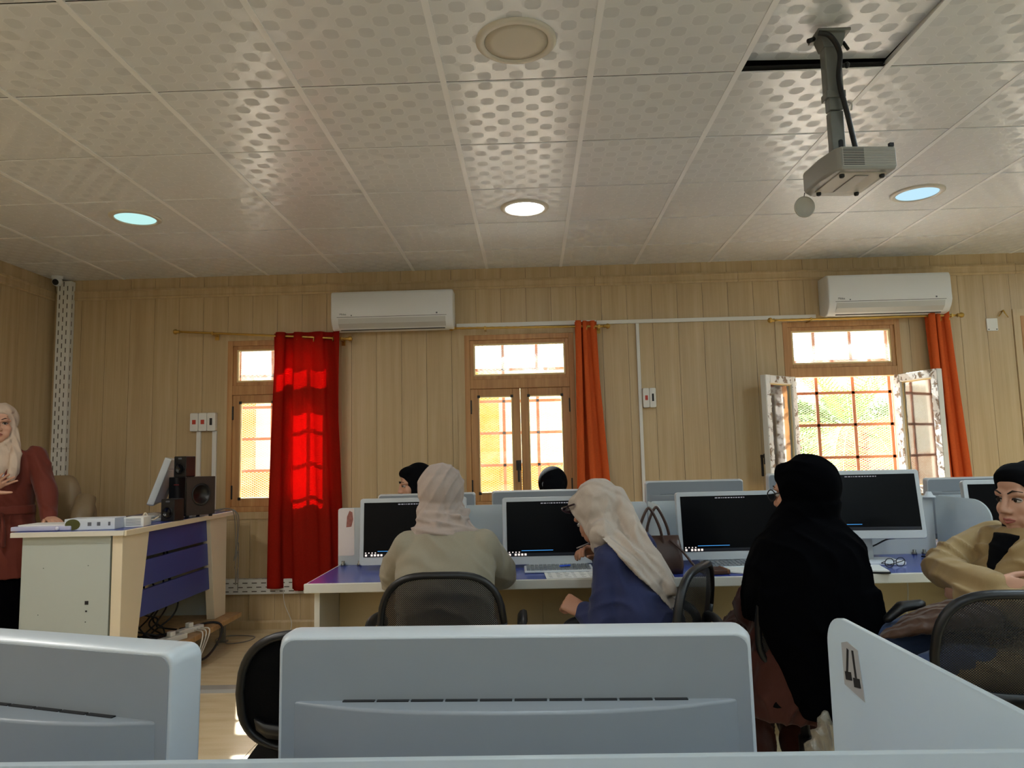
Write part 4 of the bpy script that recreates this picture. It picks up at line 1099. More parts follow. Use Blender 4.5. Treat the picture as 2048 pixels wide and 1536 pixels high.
def head_vol(b, c, B):
    c = Vector(c); L = lambda x, y, z: c + B.to_3x3() @ Vector((x, y, z))
    b.oell(L(0, -.012, .030), (.074, .094, .086), B); b.oell(L(0, .028, -.030), (.060, .064, .084), B)
    b.oell(L(0, .052, -.088), (.034, .034, .030), B); b.oell(L(0, .02, -.075), (.050, .05, .035), B)
    for s in (-1, 1):
        b.oell(L(s*.036, .052, -.030), (.029, .030, .030), B); b.oell(L(s*.067, -.008, -.005), (.009, .018, .028), B)
        b.chain([L(s*.012, .083, .024), L(s*.036, .078, .028), L(s*.054, .060, .020)], [.011, .012, .009])
        b.oell(L(s*.012, .098, -.034), (.0095, .011, .0085), B); b.oell(L(s*.032, .058, -.062), (.024, .026, .026), B)
    b.chain([L(0, .088, .020), L(0, .100, -.008), L(0, .109, -.028)], [.0095, .0098, .0118])
    b.oell(L(0, .066, .052), (.045, .018, .03), B)
    b.chain([L(-.021, .083, -.062), L(0, .093, -.058), L(.021, .083, -.062)], [.005, .0082, .005]); b.chain([L(-.018, .083, -.070), L(0, .092, -.071), L(.018, .083, -.070)], [.005, .0088, .005])
    return L
M['eye_white'] = pmat('eye white', srgb(190, 182, 174), .3); M['iris'] = pmat('iris', srgb(34, 24, 18), .2); M['brow'] = pmat('eyebrow', srgb(42, 30, 24), .8)
def lip_mat(c): return pmat('lips', c, .5)
def face_parts(root, c, B, lips):
    c = Vector(c); L = lambda x, y, z: c + B.to_3x3() @ Vector((x, y, z))
    for s in (-1, 1):
        MB().ell((0, 0, 0), (.0140, .0125, .0088), 14, 10, Matrix.Translation(L(s*.031, .0750, .003)) @ B).build('eye', M['eye_white'], root, True, world=True)
        MB().ell((0, 0, 0), (.0060, .0035, .0062), 12, 8, Matrix.Translation(L(s*.031, .0866, .0035)) @ B).build('iris', M['iris'], root, True, world=True)
        MB().tube([L(s*.016, .083, .0045), L(s*.024, .0880, .0095), L(s*.033, .0880, .0098), L(s*.047, .079, .0035)], [.0015, .0028, .0028, .0016], 6).build('eyelid', M['brow'], root, True, world=True)
        MB().tube([L(s*.013, .0945, .026), L(s*.030, .0925, .036), L(s*.052, .074, .030)], [.0035, .0042, .002], 6, .6).build('eyebrow', M['brow'], root, True, world=True)
    MB().tube([L(-.022, .0865, -.064), L(-.009, .0990, -.0595), L(0, .0998, -.0610), L(.009, .0990, -.0595), L(.022, .0865, -.064)], [.0014, .0038, .0036, .0038, .0014], 8).build('upper_lip', lips, root, True, world=True)
    MB().tube([L(-.020, .0865, -.067), L(0, .1000, -.0715), L(.020, .0865, -.067)], [.0014, .0046, .0014], 8).build('lower_lip', lips, root, True, world=True)
def hand(b, wrist, d, n, curl, side, spread=.1, thumb=.5):
    """palm and five fingers; d points to the knuckles, n is where the palm faces, side=+1 puts the thumb on lat=d x n"""
    w = Vector(wrist); d = Vector(d).normalized(); n = Vector(n); n = (n-d*n.dot(d)).normalized(); lat = d.cross(n)*side
    secs = []
    for t, hw, th in ((-.02, .024, .019), (.01, .028, .018), (.045, .038, .016), (.085, .040, .013), (.095, .036, .010)):
        secs.append((w+d*t, lat*hw, n*th))
    b.loft(secs, 16, 2.2)
    for k, (o, ln) in enumerate(((.030, .070), (.010, .079), (-.010, .074), (-.028, .058))):
        p = w+d*.084+lat*o; ang = 0.; pts = [p-d*.02, p]; 
        fd = (d+lat*(spread*(o/.03))).normalized()
        for q, fr in enumerate((.45, .31, .24)):
            ang += curl[q]; p = p+(fd*math.cos(ang)+n*math.sin(ang))*ln*fr; pts.append(p)
        b.chain(pts, [.0092, .0092, .0086, .0080, .0068])
    p = w+d*.022+lat*.026+n*.004; pts = [p]; td = (d*.62+lat*(.75-.4*thumb)+n*(.25+.5*thumb)).normalized()
    p = p+td*.038; pts.append(p); td = (td+d*.35-lat*.25*thumb).normalized(); p = p+td*.030; pts.append(p); p = p+(td+d*.1).normalized()*.022; pts.append(p)
    b.chain(pts, [.0135, .0115, .0098, .0078])
def limb(b, pts, rs): 
    P = catmull(pts, 4); n = len(pts)-1; r = []
    for i in range(len(P)):
        t = i/4; k = min(int(t), n-1); r.append(rs[k]+(rs[k+1]-rs[k])*(t-k))
    b.chain(P, r)
def hood(b, c, B, open_=1., snug=0., chin=True):
    """headscarf round the skull leaving the face free"""
    c = Vector(c); L = lambda x, y, z: c + B.to_3x3() @ Vector((x, y, z)); s = snug
    b.oell(L(0, -.034, .030), (.097-s, .106-s, .107-s), B, 24, 14)
    b.oell(L(0, -.022, -.050), (.090-s, .086-s, .098), B)
    b.oell(L(0, .018, .083), (.074, .073, .042), B)
    pts = [L(0, .078, .078), L(.034, .070, .070), L(.062, .043, .040), (L(.072, .028, -.010)), L(.068, .030, -.062), L(.047, .046, -.108), L(0, .060, -.134), L(-.047, .046, -.108), L(-.068, .030, -.062), L(-.072, .028, -.010), L(-.062, .043, .040), L(-.034, .070, .070), L(0, .078, .078)]
    b.chain(catmull(pts, 4), [.0125]*(4*12+1))
    b.oell(L(0, .0, -.125), (.070, .064, .05), B)
    return L
def cloth(name, col, rough=.85, fold=.5, scale=9., stretch=(1, 1, .35), sheen=.12, spec=.25):
    b = N(name); co = b.coords(stretch)
    na = b.n('TexNoise', Vector=co, Scale=scale, Detail=2.0, Roughness=.4, Distortion=.8).outputs[0]
    wv = b.n('TexWave', Vector=b.coords((1, 1, .5), rot=(.35, .5, .3)), Scale=scale*.75, Distortion=9., Detail=2.0, Detail_Scale=.7, _bands_direction='DIAGONAL').outputs[1]
    msk = b.n('TexNoise', Vector=b.coords((1, 1, 1)), Scale=7., Detail=1.0).outputs[0]
    n1 = b.math('ADD', b.math('MULTIPLY', na, .7), b.math('MULTIPLY', b.math('MULTIPLY', wv, msk), .55))
    n2 = b.n('TexNoise', Vector=b.coords((1, 1, 1)), Scale=500., Detail=1.0).outputs[0]
    b1 = b.n('Bump', Height=n1, Strength=min(1., fold*1.7), Distance=.02).outputs[0]
    b2 = b.n('Bump', Height=n2, Strength=.15, Distance=.001, Normal=b1).outputs[0]
    c = b.mix(n2, tuple(x*.88 for x in col), tuple(min(1, x*1.1) for x in col))
    return b.out(b.n('BsdfPrincipled', Base_Color=c, Roughness=rough, Normal=b2, Specular_IOR_Level=spec, Sheen_Weight=sheen).outputs[0])
M['skin'] = pmat('skin', srgb(206, 158, 132), .5, var=.05, vscale=20)
M['skin_tan'] = pmat('skin warm', srgb(184, 132, 104), .5, var=.05, vscale=20)
LIP = lip_mat(srgb(168, 92, 84))

def person(label, loc): return thing('person', label, 'person', loc)
def core_body(root, j, skin, voxel=.0045, face=True, hands=()):
    """one continuous body: head, neck, trunk, arms, hands, legs"""
    b = Blob(); B = basis(j['fwd'], j['up']); L = head_vol(b, j['head'], B)
    b.chain([L(0, -.02, -.06), Vector(j['neck'])], [.048, .052])
    tr = [Vector(p) for p in j['spine']]      # pelvis, waist, chest, neck base
    r = Vector(j['right']).normalized()
    secs = []
    for p, a, d in zip(tr, (.145, .115, .135, .07), (.095, .08, .09, .055)):
        secs.append((p, r*a, r.cross(Vector((0, 0, 1)))*d))
    b.loft(secs); b.oell(tr[0], (.13, .1, .09), Matrix.Identity(4))
    for s in ('l', 'r'):
        sh, el, wr = j['sh_'+s], j['el_'+s], j['wr_'+s]
        b.chain([tr[2]+(Vector(sh)-tr[2])*.4, sh], [.06, .046]); limb(b, [sh, el, wr], [.044, .036, .025])
        if 'hip_'+s in j:
            limb(b, [j['hip_'+s], j['kn_'+s], j['an_'+s]], [.075, .052, .036]); an = Vector(j['an_'+s]); tf = Vector(j.get('toe_'+s, an+Vector((0, .15, -.03))))
            b.chain([an, (an+tf)/2+Vector((0, 0, -.01)), tf], [.034, .030, .022])
    for h in hands: hand(b, *h)
    fuse(b, 'body', skin, root, voxel, 5)
    if face: face_parts(root, j['head'], B, LIP)
    return B
def shoes(root, j, mat):
    for s in ('l', 'r'):
        an = Vector(j['an_'+s]); tf = Vector(j['toe_'+s]); d = (tf-an); d.z = 0; d.normalize()
        m = Blob(); z = .038
        m.chain([Vector((an.x, an.y, z))-d*.03, Vector((an.x, an.y, z))+d*.08, Vector((an.x, an.y, z-.006))+d*.17], [.037, .039, .030])
        fuse(m, 'shoe', mat, root, .008, 2)
M['shoe'] = pmat('dark shoe', srgb(24, 20, 20), .5)

# --- student in beige shirt, seen from behind
M['taupe'] = cloth('taupe scarf', srgb(172, 156, 146), .8, .35, 12.); M['beige_shirt'] = cloth('beige shirt', srgb(150, 141, 122), .8, .5, 7., (1, 1, .6)); M['stone_trousers'] = cloth('stone trousers', srgb(190, 180, 164), .85)
p = person('student in a beige shirt and taupe headscarf seen from behind', (-.345, 2.86, 0))
j = dict(head=(-.378, 2.985, 1.128), fwd=(-.22, .93, -.27), up=(0, .27, .96), neck=(-.36, 2.93, 1.0), right=(1, 0, 0), spine=[V(-.345, 2.82, .53), V(-.345, 2.83, .66), V(-.345, 2.87, .88), V(-.355, 2.92, 1.0)],
         sh_l=(-.49, 2.885, .945), el_l=(-.585, 3.08, .80), wr_l=(-.47, 3.31, .785), sh_r=(-.20, 2.885, .942), el_r=(-.135, 3.10, .80), wr_r=(-.25, 3.33, .785),
         hip_l=(-.435, 2.86, .545), kn_l=(-.455, 3.25, .53), an_l=(-.455, 3.20, .085), toe_l=(-.455, 3.36, .03), hip_r=(-.255, 2.86, .545), kn_r=(-.235, 3.25, .53), an_r=(-.235, 3.20, .085), toe_r=(-.235, 3.36, .03))
B = core_body(p, j, M['skin'], hands=[((-.47, 3.31, .785), (.5, .85, 0), (0, 0, -1), (.15, .15, .1), -1), ((-.25, 3.33, .785), (-.4, .9, 0), (0, 0, -1), (.15, .15, .1), 1)])
b = Blob(); x = -.345
b.loft([((x, 2.83, .47), V(.195, 0, 0), V(0, .145, 0)), ((x, 2.82, .56), V(.20, 0, 0), V(0, .14, 0)), ((x, 2.83, .70), V(.188, 0, 0), V(0, .125, 0)), ((x, 2.86, .86), V(.196, 0, 0), V(0, .13, .02)), ((x, 2.885, .94), V(.182, 0, 0), V(0, .115, .02)), ((x, 2.90, .99), V(.145, 0, 0), V(0, .088, .0)), ((x-.01, 2.915, 1.035), V(.085, 0, 0), V(0, .07, 0))])
for s in ('l', 'r'): limb(b, [j['sh_'+s], j['el_'+s], j['wr_'+s]], [.068, .064, .046])
b.sph(V(-.485, 2.885, .935), .066); b.sph(V(-.205, 2.885, .932), .066)
folds(fuse(b, 'shirt', M['beige_shirt'], p, .007, 4), [(V(.25, .2, .95), .075, .014, .10, .4, .80), (V(.75, .3, .6), .11, .010, .14, .80, 1.05)], 1)
b = Blob(); L = hood(b, j['head'], B)
b.loft([(L(0, -.03, -.04), V(.098, 0, 0), V(0, .09, .02)), (V(-.365, 2.935, 1.05), V(.098, 0, 0), V(0, .092, .02)), (V(-.355, 2.92, 1.015), V(.125, 0, 0), V(0, .102, .0)), (V(-.35, 2.92, .985), V(.15, 0, 0), V(0, .10, 0))])
b.chain([V(-.445, 2.90, 1.035), V(-.37, 2.845, 1.03), V(-.275, 2.87, 1.035), V(-.26, 2.93, 1.08)], [.016, .02, .018, .012]); b.chain([V(-.45, 2.93, 1.06), V(-.38, 2.86, 1.045), V(-.29, 2.86, 1.06)], [.012, .014, .012])
folds(fuse(b, 'headscarf', M['taupe'], p, .006, 3), [(V(.80, .2, -.55), .046, .009, .05, 1.06, 1.3), (V(.25, .2, .93), .038, .012, .04, .9, 1.075)], 2)
b = Blob()
for s in ('l', 'r'): limb(b, [j['hip_'+s], j['kn_'+s], V(*j['an_'+s])+V(0, 0, .03)], [.098, .078, .06])
b.oell((x, 2.84, .545), (.185, .14, .075), Matrix.Identity(4)); fuse(b, 'trousers', M['stone_trousers'], p, .009, 4); shoes(p, j, M['shoe'])
MB().tube([(-.466, 2.975, 1.135), (-.470, 3.04, 1.137)], .0025, 6).build('glasses_arm', M['steel'], p, True, world=True)

# --- student in navy, leaning forward to the left
M['greige'] = cloth('greige scarf', srgb(190, 176, 162), .8, .5, 14., (1, 1, .5)); M['navy'] = cloth('navy shirt', srgb(44, 50, 86), .8, .5, 8.); M['dark_skirt'] = cloth('dark skirt', srgb(26, 26, 34), .85)
p = person('student in a navy shirt and greige headscarf leaning over the desk with a pen', (.42, 2.85, 0))
j = dict(head=(.262, 3.00, 1.045), fwd=(-.58, .60, -.55), up=(-.36, .34, .86), neck=(.345, 2.96, .94), right=(.45, .89, 0), spine=[V(.435, 2.83, .53), V(.425, 2.84, .66), V(.385, 2.90, .82), V(.345, 2.95, .93)],
         sh_l=(.300, 2.83, .88), el_l=(.258, 2.80, .655), wr_l=(.195, 2.865, .685), sh_r=(.44, 3.05, .90), el_r=(.40, 3.20, .80), wr_r=(.285, 3.14, .845),
         hip_l=(.38, 2.78, .545), kn_l=(.13, 3.00, .53), an_l=(.15, 2.98, .085), toe_l=(.03, 3.06, .03), hip_r=(.45, 2.92, .545), kn_r=(.26, 3.16, .53), an_r=(.30, 3.10, .085), toe_r=(.19, 3.20, .03))
B = core_body(p, j, M['skin_tan'], hands=[((.195, 2.865, .685), (-.85, .25, .45), (.4, .5, -.75), (1.25, 1.5, 1.0), -1, .05, 1.), ((.285, 3.14, .845), (-.75, -.25, .55), (-.3, -.55, -.6), (.75, .8, .5), 1, .05, .9)])
b = Blob(); rt = V(.5, .86, 0); fr = V(-.86, .5, 0)
b.loft([((.445, 2.83, .46), rt*.185, fr*.15), ((.435, 2.835, .56), rt*.185, fr*.14), ((.425, 2.85, .68), rt*.17, fr*.13), ((.395, 2.89, .80), rt*.178, fr*.13+V(0, 0, .04)), ((.365, 2.925, .88), rt*.17, fr*.11+V(0, 0, .05)), ((.345, 2.95, .935), rt*.10, fr*.075+V(0, 0, .04))])
limb(b, [j['sh_l'], j['el_l'], j['wr_l']], [.074, .068, .044]); limb(b, [j['sh_r'], j['el_r'], j['wr_r']], [.070, .060, .042]); b.sph(V(.31, 2.84, .865), .078); b.sph(V(.43, 3.03, .885), .07)
folds(fuse(b, 'shirt', M['navy'], p, .0075, 4), [(V(.2, .4, .9), .075, .013, .12, .4, .78), (V(.8, .2, .55), .09, .009, .12, .78, 1.)], 3)
MB().tube([V(.205, 2.855, .682)+0.040*(V(.5, .3, .8)*math.cos(a)+V(.3, -.9, .1)*math.sin(a)) for a in [2*PI*k/16 for k in range(17)]], .006, 6).build('cuff', M['navy'], p, True, world=True)
b = Blob(); L = hood(b, j['head'], B)
b.loft([(L(0, -.03, -.06), rt*.085, fr*.08), (V(.345, 2.955, .985), rt*.11, fr*.095+V(0, 0, .05)), (V(.375, 2.915, .945), rt*.165, fr*.12+V(0, 0, .075)), (V(.425, 2.885, .885), rt*.165, fr*.10+V(0, 0, .095)), (V(.485, 2.855, .80), rt*.115, fr*.055+V(0, 0, .07)), (V(.515, 2.82, .735), rt*.07, fr*.03+V(0, 0, .05))])
b.chain([L(.03, -.12, .02), V(.40, 2.86, .985), V(.455, 2.82, .89), V(.51, 2.79, .78)], [.035, .035, .032, .026]); b.oell(L(-.045, .0, -.125), (.06, .06, .05), B); b.chain([L(-.06, -.04, -.09), V(.335, 2.855, .955), V(.40, 2.805, .90), V(.46, 2.785, .82)], [.035, .034, .03, .02])
b.sph(V(.275, 2.885, .985), .055)
folds(fuse(b, 'headscarf', M['greige'], p, .006, 4), [(V(.80, .15, .55), .042, .012, .05, .6, .99), (V(.95, .2, .1), .05, .008, .05, .99, 1.2)], 4)
b = Blob()
for s in ('l', 'r'): limb(b, [j['hip_'+s], j['kn_'+s], V(*j['an_'+s])+V(0, 0, .02)], [.10, .085, .08])
b.oell((.43, 2.85, .545), (.17, .15, .075), Matrix.Identity(4)); fuse(b, 'skirt', M['dark_skirt'], p, .009, 4); shoes(p, j, M['shoe'])
# sunglasses pushed up on the scarf
L = lambda x, y, z: Vector(j['head']) + B.to_3x3() @ Vector((x, y, z))
g = MB()
for s in (-1, 1): g.ell((0, 0, 0), (.030, .006, .024), 14, 8, Matrix.Translation(L(s*.036, .099, .086)) @ B @ Matrix.Rotation(-.45, 4, 'X'))
g.tube([L(-.070, .085, .092), L(-.03, .104, .1), L(.03, .104, .1), L(.070, .085, .092)], .004, 6).tube([L(-.070, .085, .092), L(-.098, .0, .06)], .004, 6)
sgl = g.build('sunglasses', pmat('dark lens', srgb(46, 24, 34), .15), p, True, world=True)
pen = MB().tube([(.275, 3.10, .935), (.180, 3.065, .905)], [.004, .003], 8).build('pen', pmat('pen grey', srgb(150, 140, 138), .4), None, True); tag(pen, 'slim pen held by the student in navy', 'pen')

# --- student in a long black khimar
M['black_cloth'] = cloth('black khimar', srgb(4, 4, 6), .95, .45, 6., sheen=0., spec=.03); M['maroon'] = cloth('dark maroon abaya', srgb(70, 32, 24), .6, .5, 9.)
p = person('student in a long black khimar over a maroon abaya, wearing glasses', (.965, 2.66, 0))
j = dict(head=(.985, 2.69, 1.13), fwd=(-.62, .76, -.10), up=(0, .05, 1), neck=(.97, 2.67, 1.0), right=(.95, .3, 0), spine=[V(.965, 2.66, .53), V(.965, 2.65, .66), V(.965, 2.66, .86), V(.97, 2.665, 1.0)],
         sh_l=(.85, 2.64, .91), el_l=(.80, 2.78, .70), wr_l=(.88, 2.98, .70), sh_r=(1.08, 2.69, .91), el_r=(1.13, 2.83, .70), wr_r=(1.04, 3.02, .70),
         hip_l=(.875, 2.70, .545), kn_l=(.84, 3.08, .53), an_l=(.84, 3.02, .085), toe_l=(.84, 3.18, .03), hip_r=(1.055, 2.70, .545), kn_r=(1.06, 3.08, .53), an_r=(1.06, 3.02, .085), toe_r=(1.06, 3.18, .03))
B = core_body(p, j, M['skin_tan'], hands=[((.88, 2.98, .70), (.4, .8, 0), (0, 0, -1), (.3, .3, .2), -1), ((1.04, 3.02, .70), (-.4, .8, 0), (0, 0, -1), (.3, .3, .2), 1)])
b = Blob(); L = hood(b, j['head'], B, snug=-.006)
X = V(1, 0, 0); Y = V(0, 1, 0)
b.loft([(L(0, -.03, -.03), X*.102, Y*.098), ((.985, 2.675, 1.05), X*.113, Y*.11), ((.98, 2.65, 1.00), X*.150, Y*.14), ((.968, 2.63, .95), X*.186, Y*.17), ((.96, 2.63, .88), X*.205, Y*.20), ((.956, 2.63, .78), X*.217, Y*.215), ((.956, 2.63, .70), X*.214, Y*.215)])
b.loft([((.96, 2.54, .82), X*.205, Y*.115), ((.962, 2.525, .70), X*.208, Y*.10), ((.985, 2.52, .60), X*.185, Y*.085), ((1.0, 2.52, .50), X*.165, Y*.07), ((1.01, 2.52, .40), X*.13, Y*.055)])
folds(fuse(b, 'khimar', M['black_cloth'], p, .0075, 4), [(V(.95, .25, .2), .085, .012, .10, .3, 1.02), (V(.5, .3, .8), .05, .006, .05, 1.02, 1.3)], 5)
b = Blob()
b.loft([((.965, 2.66, .86), X*.17, Y*.13), ((.965, 2.66, .70), X*.19, Y*.16), ((.965, 2.68, .56), X*.225, Y*.19), ((.96, 2.70, .46), X*.235, Y*.20), ((.93, 2.72, .37), X*.22, Y*.19)])
for s in ('l', 'r'):
    limb(b, [j['sh_'+s], j['el_'+s], j['wr_'+s]], [.055, .062, .055]); limb(b, [j['hip_'+s], j['kn_'+s], V(*j['an_'+s])+V(0, 0, .04)], [.10, .095, .10])
b.chain([V(1.13, 2.72, .78), V(1.185, 2.76, .68), V(1.20, 2.80, .60)], [.05, .06, .045])
folds(fuse(b, 'abaya', M['maroon'], p, .009, 4), [(V(.9, .35, .2), .08, .014, .10, 0., 1.)], 7); shoes(p, j, M['shoe'])
L = lambda x, y, z: Vector(j['head']) + B.to_3x3() @ Vector((x, y, z))
g = MB()
for s in (-1, 1):
    g.tube([L(s*.034+.025*math.cos(a), .104, .002+.021*math.sin(a)) for a in [2*PI*k/18 for k in range(19)]], .0022, 6); g.tube([L(s*.059, .100, .006), L(s*.078, .03, .008)], .002, 6)
g.tube([L(-.010, .104, .004), L(0, .107, .007), L(.010, .104, .004)], .002, 6).build('glasses', M['plastic_black'], p, True, world=True)

# --- student in khaki at the right edge
M['khaki'] = cloth('khaki coat', srgb(164, 138, 96), .75, .55, 7., (1, 1, .7)); M['denim'] = cloth('denim', srgb(62, 78, 112), .85, .3, 12.); M['black_scarf'] = cloth('black scarf', srgb(9, 9, 12), .9, .3, 8., sheen=0., spec=.1)
p = person('student in a khaki coat and black headscarf sitting with crossed arms', (1.58, 2.46, 0))
j = dict(head=(1.695, 2.55, 1.105), fwd=(-.955, -.29, -.06), up=(0, 0, 1), neck=(1.69, 2.545, .985), right=(-.15, .98, 0), spine=[V(1.58, 2.45, .53), V(1.60, 2.47, .66), V(1.655, 2.52, .86), V(1.69, 2.54, .985)],
         sh_l=(1.675, 2.36, .955), el_l=(1.53, 2.29, .80), wr_l=(1.42, 2.47, .80), sh_r=(1.66, 2.70, .955), el_r=(1.44, 2.64, .865), wr_r=(1.47, 2.40, .845),
         hip_l=(1.53, 2.37, .555), kn_l=(1.20, 2.30, .60), an_l=(1.12, 2.42, .20), toe_l=(.99, 2.44, .15), hip_r=(1.55, 2.52, .555), kn_r=(1.17, 2.47, .655), an_r=(1.05, 2.52, .12), toe_r=(.92, 2.53, .06))
B = core_body(p, j, M['skin'], voxel=.004, hands=[((1.42, 2.47, .80), (-.1, .95, .1), (1, 0, 0), (.3, .3, .2), -1), ((1.47, 2.40, .845), (.5, -.8, -.1), (.7, .3, -.2), (.2, .2, .1), 1)])
b = Blob(); rt = V(-.15, .98, 0); fr = V(-.98, -.15, 0)
b.loft([((1.60, 2.45, .48), rt*.20, fr*.17), ((1.60, 2.46, .58), rt*.195, fr*.16), ((1.615, 2.48, .70), rt*.18, fr*.14), ((1.645, 2.515, .84), rt*.195, fr*.14), ((1.67, 2.53, .93), rt*.195, fr*.115), ((1.685, 2.54, .985), rt*.15, fr*.085), ((1.69, 2.545, 1.01), rt*.08, fr*.07)])
limb(b, [j['sh_l'], j['el_l'], j['wr_l']], [.070, .064, .048]); limb(b, [j['sh_r'], j['el_r'], j['wr_r']], [.066, .062, .046])
b.chain([V(1.72, 2.43, .985), V(1.645, 2.42, .985), V(1.58, 2.46, .94)], [.024, .026, .018]); b.chain([V(1.67, 2.66, .985), V(1.60, 2.63, .985), V(1.55, 2.58, .93)], [.024, .026, .018])
# coat tail over the thigh
b.loft([((1.55, 2.36, .58), V(0, .10, 0), V(0, 0, .085)), ((1.40, 2.32, .59), V(0, .10, 0), V(0, 0, .08)), ((1.27, 2.30, .57), V(0, .095, .0), V(0, 0, .085)), ((1.17, 2.29, .53), V(0, .08, 0), V(0, 0, .08)), ((1.12, 2.30, .42), V(0, .07, 0), V(0, 0, .05))])
folds(fuse(b, 'coat', M['khaki'], p, .007, 3), [(V(.75, .35, .55), .062, .017, .09, .72, 1.05), (V(.5, .2, .8), .07, .014, .1, .3, .72)], 6)
b = Blob(); limb(b, [j['hip_r'], j['kn_r'], V(*j['an_r'])+V(0, 0, .02)], [.088, .068, .055]); limb(b, [j['hip_l'], j['kn_l'], V(*j['an_l'])+V(0, 0, .02)], [.088, .068, .055]); fuse(b, 'jeans', M['denim'], p, .009, 4)
for s in ('l', 'r'):
    an, tf = V(*j['an_'+s]), V(*j['toe_'+s]); m = Blob(); m.chain([an+V(.03, 0, -.05), an+V(-.05, 0, -.05), tf+V(0, 0, -.02)], [.036, .038, .030]); fuse(m, 'shoe', M['shoe'], p, .008, 2)
b = Blob(); L = hood(b, j['head'], B, snug=.006)
b.loft([(L(0, -.02, -.09), rt*.075, fr*.075), ((1.69, 2.545, .99), rt*.085, fr*.085), ((1.68, 2.54, .955), rt*.10, fr*.10)]); b.loft([((1.615, 2.53, .99), rt*.055, fr*.035), ((1.565, 2.515, .935), rt*.036, fr*.028), ((1.535, 2.508, .87), rt*.010, fr*.02)])
folds(fuse(b, 'headscarf', M['black_scarf'], p, .0055, 3), [(V(.4, .3, .85), .045, .006, .05, .85, 1.25)], 10)

# --- two students behind the far monitors
p = person('far student in a black headscarf turned left, behind the beige student', (-.75, 4.78, 0))
def far_student(p, hx, hy, hz, fwd, bx):
    up = (0, 0, 1) if abs(fwd[2]) < .5 else (0, -.78, .62)
    j = dict(head=(hx, hy, hz), fwd=fwd, up=up, neck=(hx+.01, hy+.03, hz-.13), right=(-1, 0, 0), spine=[V(bx, hy+.10, .53), V(bx, hy+.09, .66), V(bx, hy+.06, .84), V(hx+.01, hy+.04, hz-.14)],
             sh_l=(bx+.165, hy+.06, hz-.18), el_l=(bx+.21, hy-.10, .80), wr_l=(bx+.10, hy-.32, .79), sh_r=(bx-.165, hy+.06, hz-.18), el_r=(bx-.21, hy-.10, .80), wr_r=(bx-.10, hy-.32, .79),
             hip_l=(bx+.09, hy+.05, .545), kn_l=(bx+.11, hy-.33, .53), an_l=(bx+.11, hy-.28, .085), toe_l=(bx+.11, hy-.44, .03), hip_r=(bx-.09, hy+.05, .545), kn_r=(bx-.11, hy-.33, .53), an_r=(bx-.11, hy-.28, .085), toe_r=(bx-.11, hy-.44, .03))
    B = core_body(p, j, M['skin'], voxel=.0055, hands=[(j['wr_l'], (-.3, -.9, 0), (0, 0, -1), (.2, .2, .1), 1), (j['wr_r'], (.3, -.9, 0), (0, 0, -1), (.2, .2, .1), -1)])
    b = Blob(); b.loft([((bx, hy+.10, .46), X*.20, Y*.15), ((bx, hy+.09, .70), X*.18, Y*.13), ((bx, hy+.06, hz-.26), X*.19, Y*.13), ((bx, hy+.05, hz-.17), X*.15, Y*.09), ((hx, hy+.03, hz-.13), X*.07, Y*.06)])
    for s in ('l', 'r'): limb(b, [j['sh_'+s], j['el_'+s], j['wr_'+s]], [.066, .06, .045]); limb(b, [j['hip_'+s], j['kn_'+s], V(*j['an_'+s])+V(0, 0, .03)], [.10, .09, .09])
    fuse(b, 'dress', M['black_cloth'], p, .010, 3)
    b = Blob(); L = hood(b, j['head'], B); b.loft([(L(0, -.02, -.08), X*.08, Y*.08), ((hx, hy+.03, hz-.17), X*.12, Y*.10), ((bx, hy+.04, hz-.23), X*.16, Y*.13)])
    fuse(b, 'headscarf', M['black_scarf'], p, .007, 3); shoes(p, j, M['shoe'])
far_student(p, -.765, 4.75, 1.128, (-.93, -.30, -.18), -.73)
p = person('far student in a black headscarf bent down below the centre window', (.14, 4.80, 0))
far_student(p, .137, 4.76, 1.075, (0, -.62, -.78), .14)

# --- the teacher
M['rust_coat'] = cloth('rust coat', srgb(106, 46, 34), .7, .45, 7.); M['ivory_scarf'] = cloth('ivory scarf', srgb(204, 184, 164), .75, .4, 12.)
p = person('teacher in a rust belted coat and ivory headscarf leaning on the desk', (-3.32, 4.50, 0))
j = dict(head=(-3.325, 4.45, 1.570), fwd=(.52, -.85, -.04), up=(0, 0, 1), neck=(-3.33, 4.48, 1.43), right=(-.85, -.52, 0), spine=[V(-3.32, 4.52, .88), V(-3.32, 4.52, 1.02), V(-3.325, 4.50, 1.25), V(-3.33, 4.48, 1.42)],
         sh_l=(-3.165, 4.56, 1.365), el_l=(-3.06, 4.52, 1.14), wr_l=(-2.985, 4.44, .985), sh_r=(-3.49, 4.40, 1.365), el_r=(-3.38, 4.22, 1.13), wr_r=(-3.20, 4.20, 1.165),
         hip_l=(-3.24, 4.56, .86), kn_l=(-3.25, 4.53, .47), an_l=(-3.25, 4.55, .09), toe_l=(-3.17, 4.42, .03), hip_r=(-3.40, 4.48, .86), kn_r=(-3.40, 4.46, .47), an_r=(-3.41, 4.47, .09), toe_r=(-3.33, 4.34, .03))
B = core_body(p, j, M['skin'], voxel=.004, hands=[((-2.985, 4.44, .985), (.75, -.55, -.15), (0, 0, -1), (.15, .2, .1), -1), ((-3.20, 4.20, 1.165), (.80, .10, .52), (.15, -.55, -.75), (-.05, .12, .1), 1, .3, .2)])
b = Blob(); rt = V(-.85, -.52, 0); fr = V(.52, -.85, 0)
b.loft([((-3.32, 4.52, .62), rt*.215, fr*.17), ((-3.32, 4.52, .86), rt*.185, fr*.14), ((-3.32, 4.52, 1.03), rt*.155, fr*.115), ((-3.325, 4.505, 1.17), rt*.165, fr*.125), ((-3.325, 4.495, 1.30), rt*.185, fr*.12), ((-3.33, 4.485, 1.38), rt*.175, fr*.10), ((-3.33, 4.48, 1.42), rt*.09, fr*.07)])
